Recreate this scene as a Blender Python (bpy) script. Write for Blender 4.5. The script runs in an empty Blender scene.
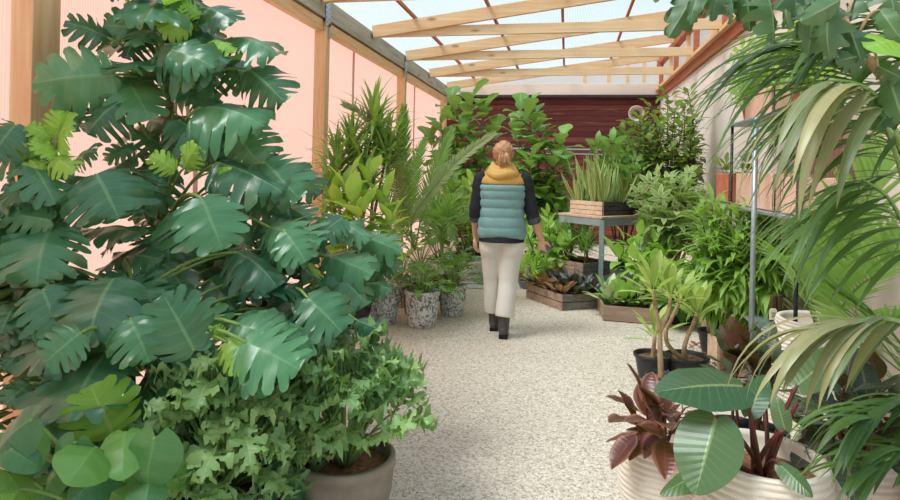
import bpy, bmesh, math, random
import numpy as np
from mathutils import Vector, Matrix, noise
SC = bpy.context.scene
COL = SC.collection
PI = math.pi
def rnd(s): return random.Random(s)

# ------------------------------------------------------------------ camera
F = 620.0; HY = 170.4; ROLL = 0.022; CH = 1.4
YAW = math.atan(117.0/F)
FW = np.array([-math.sin(YAW), math.cos(YAW), 0.0])
RT = np.array([math.cos(YAW), math.sin(YAW), 0.0])
UP = np.array([0, 0, 1.0])
CAM = np.array([0, 0, CH])
def at(px, py, d):
    "world point seen at a photo position, d metres ahead of the camera"
    dx = px-450; dy = py-HY
    a = dx*math.cos(ROLL)+dy*math.sin(ROLL); b = -dx*math.sin(ROLL)+dy*math.cos(ROLL)
    return CAM+FW*d+RT*(a*d/F)-UP*(b*d/F)
def ground(px, py, z=0.0):
    dx = px-450; dy = py-HY
    b = -dx*math.sin(ROLL)+dy*math.cos(ROLL)
    return at(px, py, (CH-z)*F/b)
cd = bpy.data.cameras.new('camera'); co = bpy.data.objects.new('camera', cd); COL.objects.link(co)
cd.sensor_width = 36; cd.lens = F/900*36; cd.shift_y = -(250-HY)/900; cd.clip_start = 0.05
r_ = RT*math.cos(ROLL)+UP*math.sin(ROLL); u_ = UP*math.cos(ROLL)-RT*math.sin(ROLL); b_ = -FW
m = Matrix(((r_[0], u_[0], b_[0], 0), (r_[1], u_[1], b_[1], 0), (r_[2], u_[2], b_[2], CH), (0, 0, 0, 1)))
co.matrix_world = m
SC.camera = co

# ------------------------------------------------------------------ materials
def lin(c):
    return tuple(((v/255)/12.92 if v/255 <= .04045 else ((v/255+.055)/1.055)**2.4) for v in c)+(1.0,)
MATS = {}
class NT:
    def __init__(s, name):
        s.m = bpy.data.materials.new(name); s.m.use_nodes = True; s.t = s.m.node_tree; s.t.nodes.clear()
        s.out = s.t.nodes.new('ShaderNodeOutputMaterial'); MATS[name] = s.m
    def n(s, typ, **kw):
        nd = s.t.nodes.new(typ)
        for k, v in kw.items():
            if k in ('op',): nd.operation = v
            elif k == 'inp':
                for i, val in v.items():
                    if hasattr(val, 'is_output') : s.t.links.new(val, nd.inputs[i])
                    else: nd.inputs[i].default_value = val
            else: setattr(nd, k, v)
        return nd
    def math(s, op, a, b=0.0, c=0.0):
        nd = s.n('ShaderNodeMath', operation=op, inp={0: a, 1: b, 2: c}); return nd.outputs[0]
    def mix(s, f, a, b, mode='MIX'):
        nd = s.t.nodes.new('ShaderNodeMix'); nd.data_type = 'RGBA'; nd.blend_type = mode
        for i, v in ((0, f), (6, a), (7, b)):
            if hasattr(v, 'is_output'): s.t.links.new(v, nd.inputs[i])
            else: nd.inputs[i].default_value = v
        return nd.outputs[2]
    def pr(s, col, rough=.6, spec=.5, metal=0, normal=None, **kw):
        nd = s.n('ShaderNodeBsdfPrincipled', inp={'Base Color': col, 'Roughness': rough, 'Specular IOR Level': spec, 'Metallic': metal})
        if normal is not None: s.t.links.new(normal, nd.inputs['Normal'])
        for k, v in kw.items(): nd.inputs[k].default_value = v
        return nd.outputs[0]
    def fin(s, sh): s.t.links.new(sh, s.out.inputs[0]); return s.m
    def bump(s, h, st=.3, d=.01):
        return s.n('ShaderNodeBump', inp={'Height': h, 'Strength': st, 'Distance': d}).outputs[0]
    def obj(s, scale=(1, 1, 1)):
        t = s.n('ShaderNodeTexCoord'); mp = s.n('ShaderNodeMapping', inp={0: t.outputs['Object'], 3: scale}); return mp.outputs[0]
    def noise(s, vec, sc, det=4, rough=.55):
        return s.n('ShaderNodeTexNoise', inp={'Vector': vec, 'Scale': sc, 'Detail': det, 'Roughness': rough}).outputs[0]
    def ramp(s, f, stops):
        nd = s.n('ShaderNodeValToRGB', inp={0: f}); el = nd.color_ramp.elements
        while len(el) < len(stops): el.new(.5)
        for e, (p, c) in zip(el, stops): e.position = p; e.color = c
        return nd.outputs[0]

def leafmat(name, ca, cb, rough=.42, trans=.22, vein=(150, 185, 120), nv=7, vs=.35, spec=.5, edge=None, under=None, coat=0.0, mrib=.018):
    k = NT(name)
    uv = k.n('ShaderNodeUVMap', uv_map='leaf'); tn = k.n('ShaderNodeUVMap', uv_map='tint')
    s1 = k.n('ShaderNodeSeparateXYZ', inp={0: uv.outputs[0]}); s2 = k.n('ShaderNodeSeparateXYZ', inp={0: tn.outputs[0]})
    au = k.math('ABSOLUTE', s1.outputs[0]); v = s1.outputs[1]
    col = k.mix(s2.outputs[0], lin(ca), lin(cb))
    nz = k.noise(k.obj(), 14, 3)
    col = k.mix(k.math('MULTIPLY', nz, .22), col, lin([min(255, c*1.25+8) for c in cb]))
    if edge is not None:
        e = k.ramp(au, [(.62, (0, 0, 0, 1)), (.80, (1, 1, 1, 1))]); col = k.mix(e, col, lin(edge))
    if nv:
        fr = k.math('FRACT', k.math('SUBTRACT', k.math('MULTIPLY', v, nv), k.math('MULTIPLY', au, .0)))
        dd = k.math('ABSOLUTE', k.math('SUBTRACT', fr, .5))
        ln = k.n('ShaderNodeMapRange', inp={0: dd, 1: 0.0, 2: .11, 3: 1.0, 4: 0.0}).outputs[0]
        fade = k.n('ShaderNodeMapRange', inp={0: au, 1: .0, 2: .95, 3: 1.0, 4: .15}).outputs[0]
        lf = k.math('MULTIPLY', k.math('MULTIPLY', ln, fade), vs)
        col = k.mix(lf, col, lin(vein))
    mr = k.n('ShaderNodeMapRange', inp={0: au, 1: mrib*2, 2: mrib*3.2, 3: 1.0, 4: 0.0}).outputs[0]
    col = k.mix(k.math('MULTIPLY', mr, min(1, vs*2)), col, lin(vein))
    g = k.n('ShaderNodeNewGeometry')
    un = lin(under) if under else lin([min(255, c*1.15+14) for c in cb])
    col2 = k.mix(k.math('MULTIPLY', g.outputs['Backfacing'], .75), col, un)
    nrm = None
    if nv:
        h = k.math('MULTIPLY', dd, 1.0)
        nrm = k.bump(h, min(.5, vs*1.1), .006)
    p = k.pr(col2, rough, spec, normal=nrm, **({'Coat Weight': coat, 'Coat Roughness': .25} if coat else {}))
    tc = k.mix(.5, col2, lin((175, 215, 60)), 'MIX')
    t = k.n('ShaderNodeBsdfTranslucent', inp={0: tc})
    mx = k.n('ShaderNodeMixShader', inp={0: trans, 1: p, 2: t.outputs[0]})
    return k.fin(mx.outputs[0])

def plain(name, c, rough=.6, spec=.4, metal=0, var=.12, sc=8, bump=.0, bsc=60, c2=None, **kw):
    k = NT(name); o = k.obj(); n = k.noise(o, sc)
    col = k.mix(k.n('ShaderNodeMapRange', inp={0: n, 1: .3, 2: .7}).outputs[0], lin(c), lin(c2 if c2 else [max(0, v*(1-var)) for v in c]))
    nr = k.bump(k.noise(o, bsc), bump, .01) if bump else None
    return k.fin(k.pr(col, rough, spec, metal, normal=nr, **kw))

def wood(name, c1, c2, axis=0, sc=1.0, knots=True, rough=.65, dark=None):
    k = NT(name)
    s = [14*sc]*3; s[axis] = .9*sc
    o = k.obj(tuple(s)); n = k.noise(o, 2.2, 6, .65)
    w = k.noise(k.obj(tuple([3*sc if i != axis else .35*sc for i in range(3)])), 2.0, 2)
    f = k.math('ADD', k.math('MULTIPLY', n, .65), k.math('MULTIPLY', w, .35))
    col = k.ramp(f, [(.36, lin(c2)), (.62, lin(c1))])
    if knots:
        s3 = [5.0]*3; s3[axis] = 1.8
        vn = k.n('ShaderNodeTexVoronoi', inp={'Vector': k.obj(tuple(s3)), 'Scale': .9}).outputs[0]
        kf = k.n('ShaderNodeMapRange', inp={0: vn, 1: .05, 2: .13, 3: .75, 4: 0.0}).outputs[0]
        col = k.mix(kf, col, lin(dark or [v*.62 for v in c2]))
    return k.fin(k.pr(col, rough, .25, normal=k.bump(n, .25, .004)))

# ------------------------------------------------------------------ mesh builder
def nz(v):
    v = np.asarray(v, float); l = np.linalg.norm(v); return v/l if l > 1e-9 else np.array([0, 0, 1.0])
class MB:
    def __init__(s): s.V = []; s.F = []; s.U = []; s.T = []; s.n = 0; s.last = None
    def add(s, V, Fc, UV=None, tint=.5):
        V = np.asarray(V, float); s.V.append(V)
        o = s.n; s.F.extend([tuple(i+o for i in f) for f in Fc]); s.n += len(V)
        s.U.append(np.zeros((len(V), 2)) if UV is None else UV)
        s.T.append(np.tile([tint, 0.0], (len(V), 1)))
    def build(s, name, mat, parent=None, smooth=True, loc=None, bevel=0):
        me = bpy.data.meshes.new(name)
        if s.n == 0: s.add([[0, 0, 0], [.001, 0, 0], [0, .001, 0]], [(0, 1, 2)])
        V = np.concatenate(s.V)
        org = np.zeros(3)
        if parent is not None: org = wloc(parent)
        elif loc is not None: org = np.array(loc, float)
        V = V-org
        me.from_pydata(V.tolist(), [], s.F)
        U = np.concatenate(s.U); T = np.concatenate(s.T)
        vi = np.zeros(len(me.loops), dtype=np.int32); me.loops.foreach_get('vertex_index', vi)
        for nm, A in (('leaf', U), ('tint', T)):
            l = me.uv_layers.new(name=nm); l.data.foreach_set('uv', A[vi].astype(np.float32).ravel())
        me.polygons.foreach_set('use_smooth', [smooth]*len(me.polygons))
        me.materials.append(MATS[mat] if isinstance(mat, str) else mat)
        me.update()
        o = bpy.data.objects.new(name, me); COL.objects.link(o)
        if parent is not None:
            o.parent = parent; WL[o.name] = org
        else:
            o.location = org; WL[o.name] = org
        if bevel:
            b = o.modifiers.new('bevel', 'BEVEL'); b.width = bevel; b.segments = 2; b.limit_method = 'ANGLE'
        s.obj = o
        return o
WL = {}
def wloc(o): return WL[o.name]
def thing(name, label, cat, loc, group=None):
    o = bpy.data.objects.new(name, None); COL.objects.link(o); o.empty_display_size = .1
    o.location = tuple(loc); WL[o.name] = np.array(loc, float)
    o['label'] = label; o['category'] = cat
    if group: o['group'] = group
    return o
def tag(o, label, cat, group=None, kind=None):
    o['label'] = label; o['category'] = cat
    if group: o['group'] = group
    if kind: o['kind'] = kind
    return o
def struct(o): o['kind'] = 'structure'; return o

def box(mb, c, s, rz=0, tint=.5, ax=None):
    hx, hy, hz = s[0]/2, s[1]/2, s[2]/2
    V = np.array([[x, y, z] for x in (-hx, hx) for y in (-hy, hy) for z in (-hz, hz)])
    if rz:
        cz, sz = math.cos(rz), math.sin(rz); V = V@np.array([[cz, sz, 0], [-sz, cz, 0], [0, 0, 1]])
    mb.add(V+np.array(c), [(0, 1, 3, 2), (4, 6, 7, 5), (0, 4, 5, 1), (2, 3, 7, 6), (0, 2, 6, 4), (1, 5, 7, 3)], tint=tint)
def beam(mb, a, b, w, h, up=(0, 0, 1)):
    a = np.array(a, float); b = np.array(b, float); d = nz(b-a); s = nz(np.cross(d, up)); u = np.cross(s, d)
    V = [p+s*x*w/2+u*z*h/2 for p in (a, b) for x in (-1, 1) for z in (-1, 1)]
    mb.add(V, [(0, 2, 3, 1), (4, 5, 7, 6), (0, 1, 5, 4), (2, 6, 7, 3), (0, 4, 6, 2), (1, 3, 7, 5)])
def curve(p0, p1, bulge=(0, 0, 0), n=8):
    p0 = np.array(p0, float); p1 = np.array(p1, float); b = np.array(bulge, float)
    return [p0+(p1-p0)*t+b*4*t*(1-t) for t in np.linspace(0, 1, n)]
def tube(mb, pts, r0, r1=None, n=6, tint=.5, cap=True):
    pts = [np.array(p, float) for p in pts]; r1 = r0 if r1 is None else r1
    N = len(pts); V = []; Fc = []; UV = []
    ref = np.array([0.3, 0.2, 1.0])
    d0 = nz(pts[1]-pts[0])
    if abs(np.dot(d0, nz(ref))) > .9: ref = np.array([1.0, 0.1, 0])
    s = nz(np.cross(d0, ref))
    for i, p in enumerate(pts):
        d = nz(pts[min(N-1, i+1)]-pts[max(0, i-1)])
        s = nz(s-d*np.dot(s, d)); u = np.cross(d, s)
        t = i/(N-1); r = r0+(r1-r0)*t if not hasattr(r0, '__len__') else r0[i]
        for j in range(n):
            a = 2*PI*j/n; V.append(p+(s*math.cos(a)+u*math.sin(a))*r); UV.append((.5, t))
    for i in range(N-1):
        for j in range(n):
            k = (j+1) % n; Fc.append((i*n+j, i*n+k, (i+1)*n+k, (i+1)*n+j))
    if cap: Fc.append(tuple(range(n-1, -1, -1))); Fc.append(tuple((N-1)*n+j for j in range(n)))
    mb.add(V, Fc, np.array(UV), tint)
def lathe(mb, prof, c=(0, 0, 0), n=40, close=True):
    V = []; Fc = []; N = len(prof); c = np.array(c, float)
    for r, z in prof:
        for j in range(n):
            a = 2*PI*j/n; V.append(c+np.array([r*math.cos(a), r*math.sin(a), z]))
    for i in range(N-1):
        for j in range(n):
            k = (j+1) % n; Fc.append((i*n+j, i*n+k, (i+1)*n+k, (i+1)*n+j))
    if close: Fc.append(tuple(range(n-1, -1, -1))); Fc.append(tuple((N-1)*n+j for j in range(n)))
    mb.add(V, Fc)
def disc(mb, c, r, n=28, bumpy=.0, seed=1, rings=5):
    R = rnd(seed); V = [np.array(c, float)]; Fc = []
    for i in range(1, rings+1):
        for j in range(n):
            a = 2*PI*j/n; rr = r*i/rings; V.append(np.array([c[0]+rr*math.cos(a), c[1]+rr*math.sin(a), c[2]+(R.random()-.5)*bumpy*(i < rings)]))
    for j in range(n): Fc.append((0, 1+j, 1+(j+1) % n))
    for i in range(rings-1):
        for j in range(n):
            a = 1+i*n+j; b = 1+i*n+(j+1) % n; Fc.append((a, a+n, b+n, b))
    mb.add(V, Fc)

# ------------------------------------------------------------------ leaf templates: points (x across, y along), uv, faces
def T_simple(w, prof, nl=8, nw=2):
    V = []; U = []; Fc = []; m_ = 2*nw+1
    for i in range(nl+1):
        t = i/nl; h = prof(t)*w/2
        for j in range(-nw, nw+1): V.append((h*j/nw, t)); U.append((j/nw, t))
    for i in range(nl):
        for j in range(2*nw): a = i*m_+j; Fc.append((a, a+1, a+m_+1, a+m_))
    return np.array(V), np.array(U), Fc
P_oval = lambda t: max(0.03, math.sin(PI*min(1, t**.85)))**.75
P_lance = lambda t: (math.sin(PI*min(1, t**.7))**.9 if 0 < t < 1 else .02)
P_strap = lambda t: (min(1, .45+t*3)*(1-max(0, (t-.35)/.65)**1.8) if t < 1 else .01)
P_obov = lambda t: max(.05, (math.sin(PI*t**1.55)**.7)) if 0 < t < 1 else .05
P_fiddle = lambda t: (max(.12, (.55*math.exp(-((t-.22)/.16)**2)+math.exp(-((t-.68)/.27)**2))*(1 if t < .9 else math.sqrt(max(0, 1-((t-.9)/.1)**2))))) if t < 1 else .05
def heart(t, w, back=.16, phi0=.93, yc=.38, point=0):
    ph = PI*phi0*(1-t); c = math.cos(ph); s = math.sin(ph)
    x = w/2*(s**.85)*(1-.12*point*max(0, c)); y = yc+(1-yc)*c if c > 0 else yc+(yc+back)*c
    if point: x *= 1-point*max(0, c)**3
    return np.array([x, y])
def T_split(n=7, w=.95, r0=.45, gap=.42, nc=3, nr=7, seed=0, point=.25, wav=0, back=.16, mid0=.22, rtip=.78, jag=0, lift=.05, twist=.05, fwd=.06):
    R = rnd(seed); V = []; U = []; Fc = []; Z = []
    for side in (-1, 1):
        for k in range(n):
            rr0 = r0*(.75+.5*R.random()); gp = gap*(.6+.8*R.random())
            if k == 0: gp *= .3
            sl = 1-R.random()*jag; lz = R.uniform(-lift, lift); tw = R.uniform(-twist, twist)
            st = len(V)
            for i in range(nr+1):
                r = i/nr
                q = max(0, (r-rr0)/(1-rr0)); g = 1-gp*min(1, q*2.2)**.8
                if r > rtip: g *= math.sqrt(max(.04, 1-((r-rtip)/(1.02-rtip))**2))
                if wav: g *= 1-wav*(.5+.5*math.sin(r*17+k))*(q > 0)
                for c in range(nc+1):
                    f = c/nc*2-1; t = min(1, max(0, (k+.5+f*.5*g)/n))
                    tc = (k+.5)/n
                    e = heart(t, w, back, point=point)
                    mp = np.array([0, max(0, (t-mid0))/(1-mid0)])
                    if q > 0:
                        mc = np.array([0, max(0, (tc-mid0))/(1-mid0)])
                    p = mp+(e-mp)*r*(sl if q > 0.5 else 1)
                    p[1] += fwd*r*r*(1 if tc < .8 else 0)
                    V.append((side*p[0], p[1])); U.append((side*r, t)); Z.append(q*q*lz+q*f*tw-.018*q*(1-abs(f)))
            for i in range(nr):
                for c in range(nc):
                    a = st+i*(nc+1)+c; q4 = (a, a+1, a+nc+2, a+nc+1)
                    Fc.append(q4 if side < 0 else q4[::-1])
    return np.array(V), np.array(U), Fc, np.array(Z)
def T_heart(w=.85, nl=12, nr=4, back=.2, point=.45):
    V = []; U = []; Fc = []
    for side in (-1, 1):
        st = len(V)
        for i in range(nl+1):
            t = i/nl; e = heart(t, w, back, point=point); mp = np.array([0, max(0, (t-.25))/.75])
            for c in range(nr+1):
                p = mp+(e-mp)*c/nr; V.append((side*p[0], p[1])); U.append((side*c/nr, t))
        for i in range(nl):
            for c in range(nr):
                a = st+i*(nr+1)+c; q4 = (a, a+1, a+nr+2, a+nr+1); Fc.append(q4[::-1] if side < 0 else q4)
    return np.array(V), np.array(U), Fc
def T_star(n=7, ll=1.0, w=.3, spread=2.6, nl=5, prof=P_oval, hole=0.08):
    "palmate leaf: leaflets fanned about the stalk end"
    V = []; U = []; Fc = []
    s0 = T_simple(w, prof, nl, 1)
    for k in range(n):
        a = (k/(n-1)-.5)*2*spread if n > 1 else 0
        L = ll*(1-.25*abs(a)/max(spread, .01))
        ca, sa = math.cos(a), math.sin(a); o = len(V)
        for (x, y), u in zip(s0[0], s0[1]):
            x2 = x*L; y2 = hole+y*L; V.append((x2*ca+y2*sa, -x2*sa+y2*ca)); U.append(u)
        Fc += [tuple(i+o for i in f) for f in s0[2]]
    return np.array(V), np.array(U), Fc

def leaf(mb, T, b, tip, nh=(0, 0, 1), ws=1.0, droop=.6, fold=-.2, wave=.03, tint=.5, roll=0, L=None, curl=0.0, seed=0):
    b = np.asarray(b, float); tip = np.asarray(tip, float)
    d = tip-b; LL = np.linalg.norm(d) if L is None else L; d = nz(d)
    nh = np.asarray(nh, float); n = nh-d*np.dot(nh, d)
    if np.linalg.norm(n) < 1e-3: n = np.array([1.0, 0, 0])-d*d[0]
    n = nz(n); s = np.cross(d, n)
    if roll: c, q = math.cos(roll), math.sin(roll); n, s = n*c+s*q, s*c-n*q
    a = droop if abs(droop) > 1e-3 else 1e-3
    d2 = d*math.cos(a/2)+n*math.sin(a/2); n2 = n*math.cos(a/2)-d*math.sin(a/2)
    LL = LL*(a/2)/math.sin(a/2)
    x = T[0][:, 0]*ws; y = T[0][:, 1]
    ay = a*np.clip(y, 0, 1.2)
    cx = np.where(y < 0, y, np.sin(ay)/a); cz = -(1-np.cos(ay))/a
    ax = np.abs(x)
    off = math.sin(fold)*ax-curl*ax*ax*2+wave*np.sin(y*13+seed*1.7+np.sign(x)*1.1)*np.minimum(1, ax*4)
    lat = x*math.cos(fold)
    if len(T) > 3: off = off+T[3]
    C = b+LL*(np.outer(cx, d2)+np.outer(cz, n2))
    nn = np.outer(np.cos(ay), n2)+np.outer(np.sin(ay), d2)
    V = C+LL*np.outer(lat, s)+LL*nn*off[:, None]
    mb.add(V, T[2], T[1], tint)

def ribbon_leaflet(mb, T, b, d, n, L, w, droop, tint): leaf(mb, T, b, np.asarray(b)+np.asarray(d)*L, n, ws=w/L, droop=droop, fold=-.25, wave=0, tint=tint)
TS = T_simple(1.0, P_strap, 7, 1)
def frond(mbl, mbs, path, n, L, w, ang=1.0, droop=.8, lift=.2, r=.008, start=.18, seed=0, tint=.5, upn=(0, 0, 1), lfun=None, T=None, hang=0.0, both=True):
    "pinnate palm frond along a curved path"
    R = rnd(seed); P = [np.array(p, float) for p in path]; N = len(P)
    tube(mbs, P, r, r*.3, 5, tint)
    cum = [0]
    for i in range(N-1): cum.append(cum[-1]+np.linalg.norm(P[i+1]-P[i]))
    T = T or TS
    for k in range(n):
        t = start+(1-start)*k/(n-1); sl = t*cum[-1]
        i = max(0, min(N-2, sum(1 for c in cum if c <= sl)-1))
        f = (sl-cum[i])/(cum[i+1]-cum[i]); p = P[i]+(P[i+1]-P[i])*f; tg = nz(P[i+1]-P[i])
        u = np.array(upn, float); u = nz(u-tg*np.dot(u, tg)); s = np.cross(tg, u)
        q = (t-start)/(1-start)
        ll = L*((math.sin(PI*(.12+.8*q))**.7) if lfun is None else lfun(q))
        for sd in (-1, 1):
            a = ang*(1-.55*q)+R.uniform(-.07, .07)
            d = nz(tg*math.cos(a)+s*sd*math.sin(a)+u*lift*(1+R.uniform(-.3, .3))-UP*hang)
            leaf(mbl, T, p, p+d*ll*R.uniform(.9, 1.05), u, ws=w/ll, droop=droop*R.uniform(.7, 1.3), fold=-.3, wave=0, tint=min(1, max(0, tint+R.uniform(-.25, .25))))
def outdir(R, lo=-.2, hi=1.0):
    a = R.uniform(0, 2*PI); e = R.uniform(lo, hi); return np.array([math.cos(a)*math.cos(e), math.sin(a)*math.cos(e), math.sin(e)])
def rosette(mb, c, n, L, w, T, seed=0, lo=-.1, hi=1.35, droop=.7, tint=.5, dv=.3, fold=.2, lj=.25, spin=2.4, wave=.0, curl=0):
    R = rnd(seed); c = np.array(c, float)
    for k in range(n):
        q = k/max(1, n-1); e = lo+(hi-lo)*q+R.uniform(-.12, .12); a = k*spin+R.uniform(-.2, .2)
        d = np.array([math.cos(a)*math.cos(e), math.sin(a)*math.cos(e), math.sin(e)])
        l = L*R.uniform(1-lj, 1+lj*.4)
        leaf(mb, T, c+d*.01, c+d*l, UP if e < 1.2 else -np.array([d[0], d[1], -.2]), ws=w/l if w else 1, droop=droop*R.uniform(.6, 1.3), fold=fold, wave=wave, tint=min(1, max(0, tint+R.uniform(-dv, dv))), seed=k, curl=curl)
def twig(mbl, mbs, p0, p1, n, L, T, bulge=None, seed=0, r=.006, start=.3, w=None, lo=.1, hi=.9, droop=.5, fold=.15, tint=.5, dv=.3, pet=.03, wave=.02, ntop=3, r1=None, away=.0):
    "branch with spirally set leaves"
    R = rnd(seed); p0 = np.array(p0, float); p1 = np.array(p1, float)
    if p1[1] > 3: p1[0] = min(p1[0], 1.42); p0[0] = min(p0[0], 1.42)
    if bulge is None: bulge = np.array([R.uniform(-.08, .08), R.uniform(-.08, .08), .02])*np.linalg.norm(p1-p0)
    P = curve(p0, p1, bulge, 9); tube(mbs, P, r, r*.45 if r1 is None else r1, 6)
    for k in range(n):
        q = k/max(1, n-1); t = start+(1-start)*q; i = min(7, int(t*8)); f = t*8-i
        p = P[i]+(P[i+1]-P[i])*f; tg = nz(P[i+1]-P[i])
        a = k*2.4+R.uniform(-.4, .4); s = nz(np.cross(tg, (0.1, .3, 1)) if abs(tg[2]) < .95 else np.cross(tg, (1, 0, 0))); u = np.cross(s, tg)
        e = lo+(hi-lo)*q*q+R.uniform(-.15, .15)
        d = nz((s*math.cos(a)+u*math.sin(a))*math.cos(e)+tg*math.sin(e))
        l = L*R.uniform(.7, 1.1)
        b = p+d*pet
        if pet > .02: tube(mbs, [p, b], r*.3, r*.25, 4)
        leaf(mbl, T, b, b+d*l, UP+d*.15, ws=(w/l if w else 1), droop=droop*R.uniform(.5, 1.4), fold=fold, wave=wave, tint=min(1, max(0, tint+R.uniform(-dv, dv))), seed=k)

def ribbed_pot(mb, c, r, h, nr=16, foot=.78, n=56, bulge=.10, depth=.004):
    prof = []
    def rad(t): return r*(foot+(1-foot)*math.sin(PI/2*min(1, t*1.25))**.8)*(1+bulge*math.sin(PI*t)-0)
    prof.append((rad(0)*.96, 0))
    for i in range(nr):
        for q, dd in ((.08, -1), (.3, .6), (.7, .6), (.92, -1)):
            t = (i+q)/nr; prof.append((rad(t)+dd*depth, t*h))
    prof += [(rad(1), h), (rad(1)-.004, h+.008), (rad(1)-.022, h+.008), (rad(1)-.028, h-.01), (rad(.8)-.03, h*.8), (.01, h*.79)]
    lathe(mb, prof, c, n, close=True)
    return rad(.8)-.03
def plain_pot(mb, c, r, h, foot=.72, lip=.01, n=40, bulge=0.0):
    rad = lambda t: r*(foot+(1-foot)*t**.8)*(1+bulge*math.sin(PI*t))
    prof = [(rad(0)*.95, 0)]+[(rad(t), t*h) for t in np.linspace(.02, .86, 9)]+[(rad(.88)+lip, h*.88), (r+lip, h*.985), (r+lip*.6, h), (r-.008, h), (r-.012, h*.9), (rad(.8)-.012, h*.82), (.01, h*.81)]
    lathe(mb, prof, c, n); return rad(.8)-.012
# ------------------------------------------------------------------ materials of the place
def gravel():
    k = NT('gravel'); o = k.obj()
    v = k.n('ShaderNodeTexVoronoi', inp={'Vector': o, 'Scale': 92.0}); v2 = k.n('ShaderNodeTexVoronoi', inp={'Vector': o, 'Scale': 180.0})
    s = k.n('ShaderNodeSeparateColor', inp={0: v.outputs[1]}); s2 = k.n('ShaderNodeSeparateColor', inp={0: v2.outputs[1]})
    c = k.ramp(k.math('ADD', k.math('MULTIPLY', s.outputs[0], .6), k.math('MULTIPLY', s2.outputs[0], .4)), [(.10, lin((140, 124, 106))), (.30, lin((205, 190, 170))), (.60, lin((228, 216, 200))), (.9, lin((250, 244, 234)))])
    c = k.mix(k.math('MULTIPLY', k.noise(o, 1.3), .35), c, lin((214, 200, 184)))
    h = k.math('SUBTRACT', 1.0, k.math('ADD', k.math('MULTIPLY', v.outputs[0], 1.0), k.math('MULTIPLY', v2.outputs[0], .5)))
    return k.fin(k.pr(c, .85, .25, normal=k.bump(h, .5, .01)))
gravel()
def poly(name, col, transp, stripes, tl=.9, glow=None):
    "multiwall polycarbonate: lets light through softly, fine ribs"
    k = NT(name); s = [0, 0, 0]; o = k.obj()
    sx = k.n('ShaderNodeSeparateXYZ', inp={0: o}); w = k.math('SINE', k.math('MULTIPLY', sx.outputs[stripes[0]], stripes[1]))
    f = k.n('ShaderNodeMapRange', inp={0: w, 1: -1, 2: 1, 3: 0, 4: 1}).outputs[0]
    c = k.mix(k.math('MULTIPLY', f, .5), lin(col), lin([v*.88 for v in col]))
    t = k.n('ShaderNodeBsdfTranslucent', inp={0: c}); g = k.pr(c, .35, .5)
    a = k.n('ShaderNodeMixShader', inp={0: 1-tl, 1: t.outputs[0], 2: g})
    tr = k.n('ShaderNodeBsdfTransparent', inp={0: c})
    b = k.n('ShaderNodeMixShader', inp={0: transp, 1: a.outputs[0], 2: tr.outputs[0]})
    return k.fin(b.outputs[0])
poly('poly_roof', (244, 250, 253), .78, (0, 300), .9)
poly('poly_wall', (242, 220, 214), .22, (1, 330), .9)
poly('poly_white', (250, 248, 246), .45, (0, 300), .85)
wood('pine', (234, 200, 158), (214, 170, 124), 0); wood('pine_y', (243, 205, 160), (219, 170, 118), 1); wood('pine_z', (238, 204, 162), (216, 172, 128), 2)
wood('pine_pale', (240, 214, 176), (226, 192, 150), 0)
wood('grey_timber', (196, 190, 172), (150, 146, 130), 1)
wood('red_timber', (190, 112, 82), (158, 84, 60), 1); wood('red_timber_x', (196, 122, 92), (160, 92, 68), 0)
wood('crate_wood', (186, 160, 138), (134, 112, 94), 0, knots=False, dark=(90, 66, 50))
wood('crate_pale', (232, 200, 172), (190, 158, 134), 0, knots=False)
wood('crate_wood_shaded', (140, 134, 126), (96, 92, 88), 0, knots=False); wood('crate_pale_shaded', (88, 84, 84), (52, 50, 52), 0, knots=False)  # darker copies of the crate woods: shade painted into the colour of side panels
wood('stake_wood', (206, 176, 140), (170, 136, 102), 2, knots=False)
def redwall():
    k = NT('red_planks'); o = k.obj(); s = k.n('ShaderNodeSeparateXYZ', inp={0: o})
    z = k.math('MULTIPLY', s.outputs[2], 1/.105); row = k.math('FLOOR', z); fr = k.math('FRACT', z)
    wn = k.n('ShaderNodeTexWhiteNoise', noise_dimensions='1D', inp={1: row}).outputs[0]
    c = k.ramp(wn, [(0, lin((92, 42, 40))), (.6, lin((122, 60, 54))), (1, lin((148, 82, 70)))])
    nn = k.noise(k.obj((1.2, 8, 26)), 2.4, 5, .7); c = k.mix(k.math('MULTIPLY', nn, .55), c, lin((66, 34, 36)))
    wear = k.n('ShaderNodeMapRange', inp={0: k.noise(k.obj((.9, 3, 12)), 1.6, 4), 1: .55, 2: .72}).outputs[0]
    c = k.mix(k.math('MULTIPLY', wear, .5), c, lin((176, 116, 102)))
    gp = k.n('ShaderNodeMapRange', inp={0: k.math('ABSOLUTE', k.math('SUBTRACT', fr, .5)), 1: .44, 2: .49}).outputs[0]
    c = k.mix(gp, c, lin((38, 20, 22)))
    h = k.math('SUBTRACT', nn, k.math('MULTIPLY', gp, 3.0))
    return k.fin(k.pr(c, .7, .3, normal=k.bump(h, .5, .012)))
redwall()
plain('galv', (176, 190, 194), .42, .5, .55, var=.12, sc=14)
plain('galv_leg', (166, 184, 190), .45, .5, .4, var=.08, sc=10)
plain('plate_metal', (170, 190, 205), .35, .5, .7, var=.1, sc=20)
plain('pot_white', (240, 232, 220), .72, .3, 0, var=.08, sc=9, c2=(224, 212, 196), bump=.15, bsc=90)
plain('pot_grey', (152, 146, 132), .6, .35, 0, var=.2, sc=6, c2=(122, 114, 98), bump=.2, bsc=40)
plain('pot_black', (44, 46, 48), .5, .45)
plain('pot_terra', (188, 112, 84), .8, .2); plain('pot_pale', (214, 212, 204), .6, .3); plain('pot_blue', (60, 120, 130), .5, .4)
plain('pot_slate', (118, 126, 130), .5, .4)
plain('soil', (78, 56, 42), .95, .1, 0, c2=(46, 34, 28), sc=40, bump=.8, bsc=90)
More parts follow.
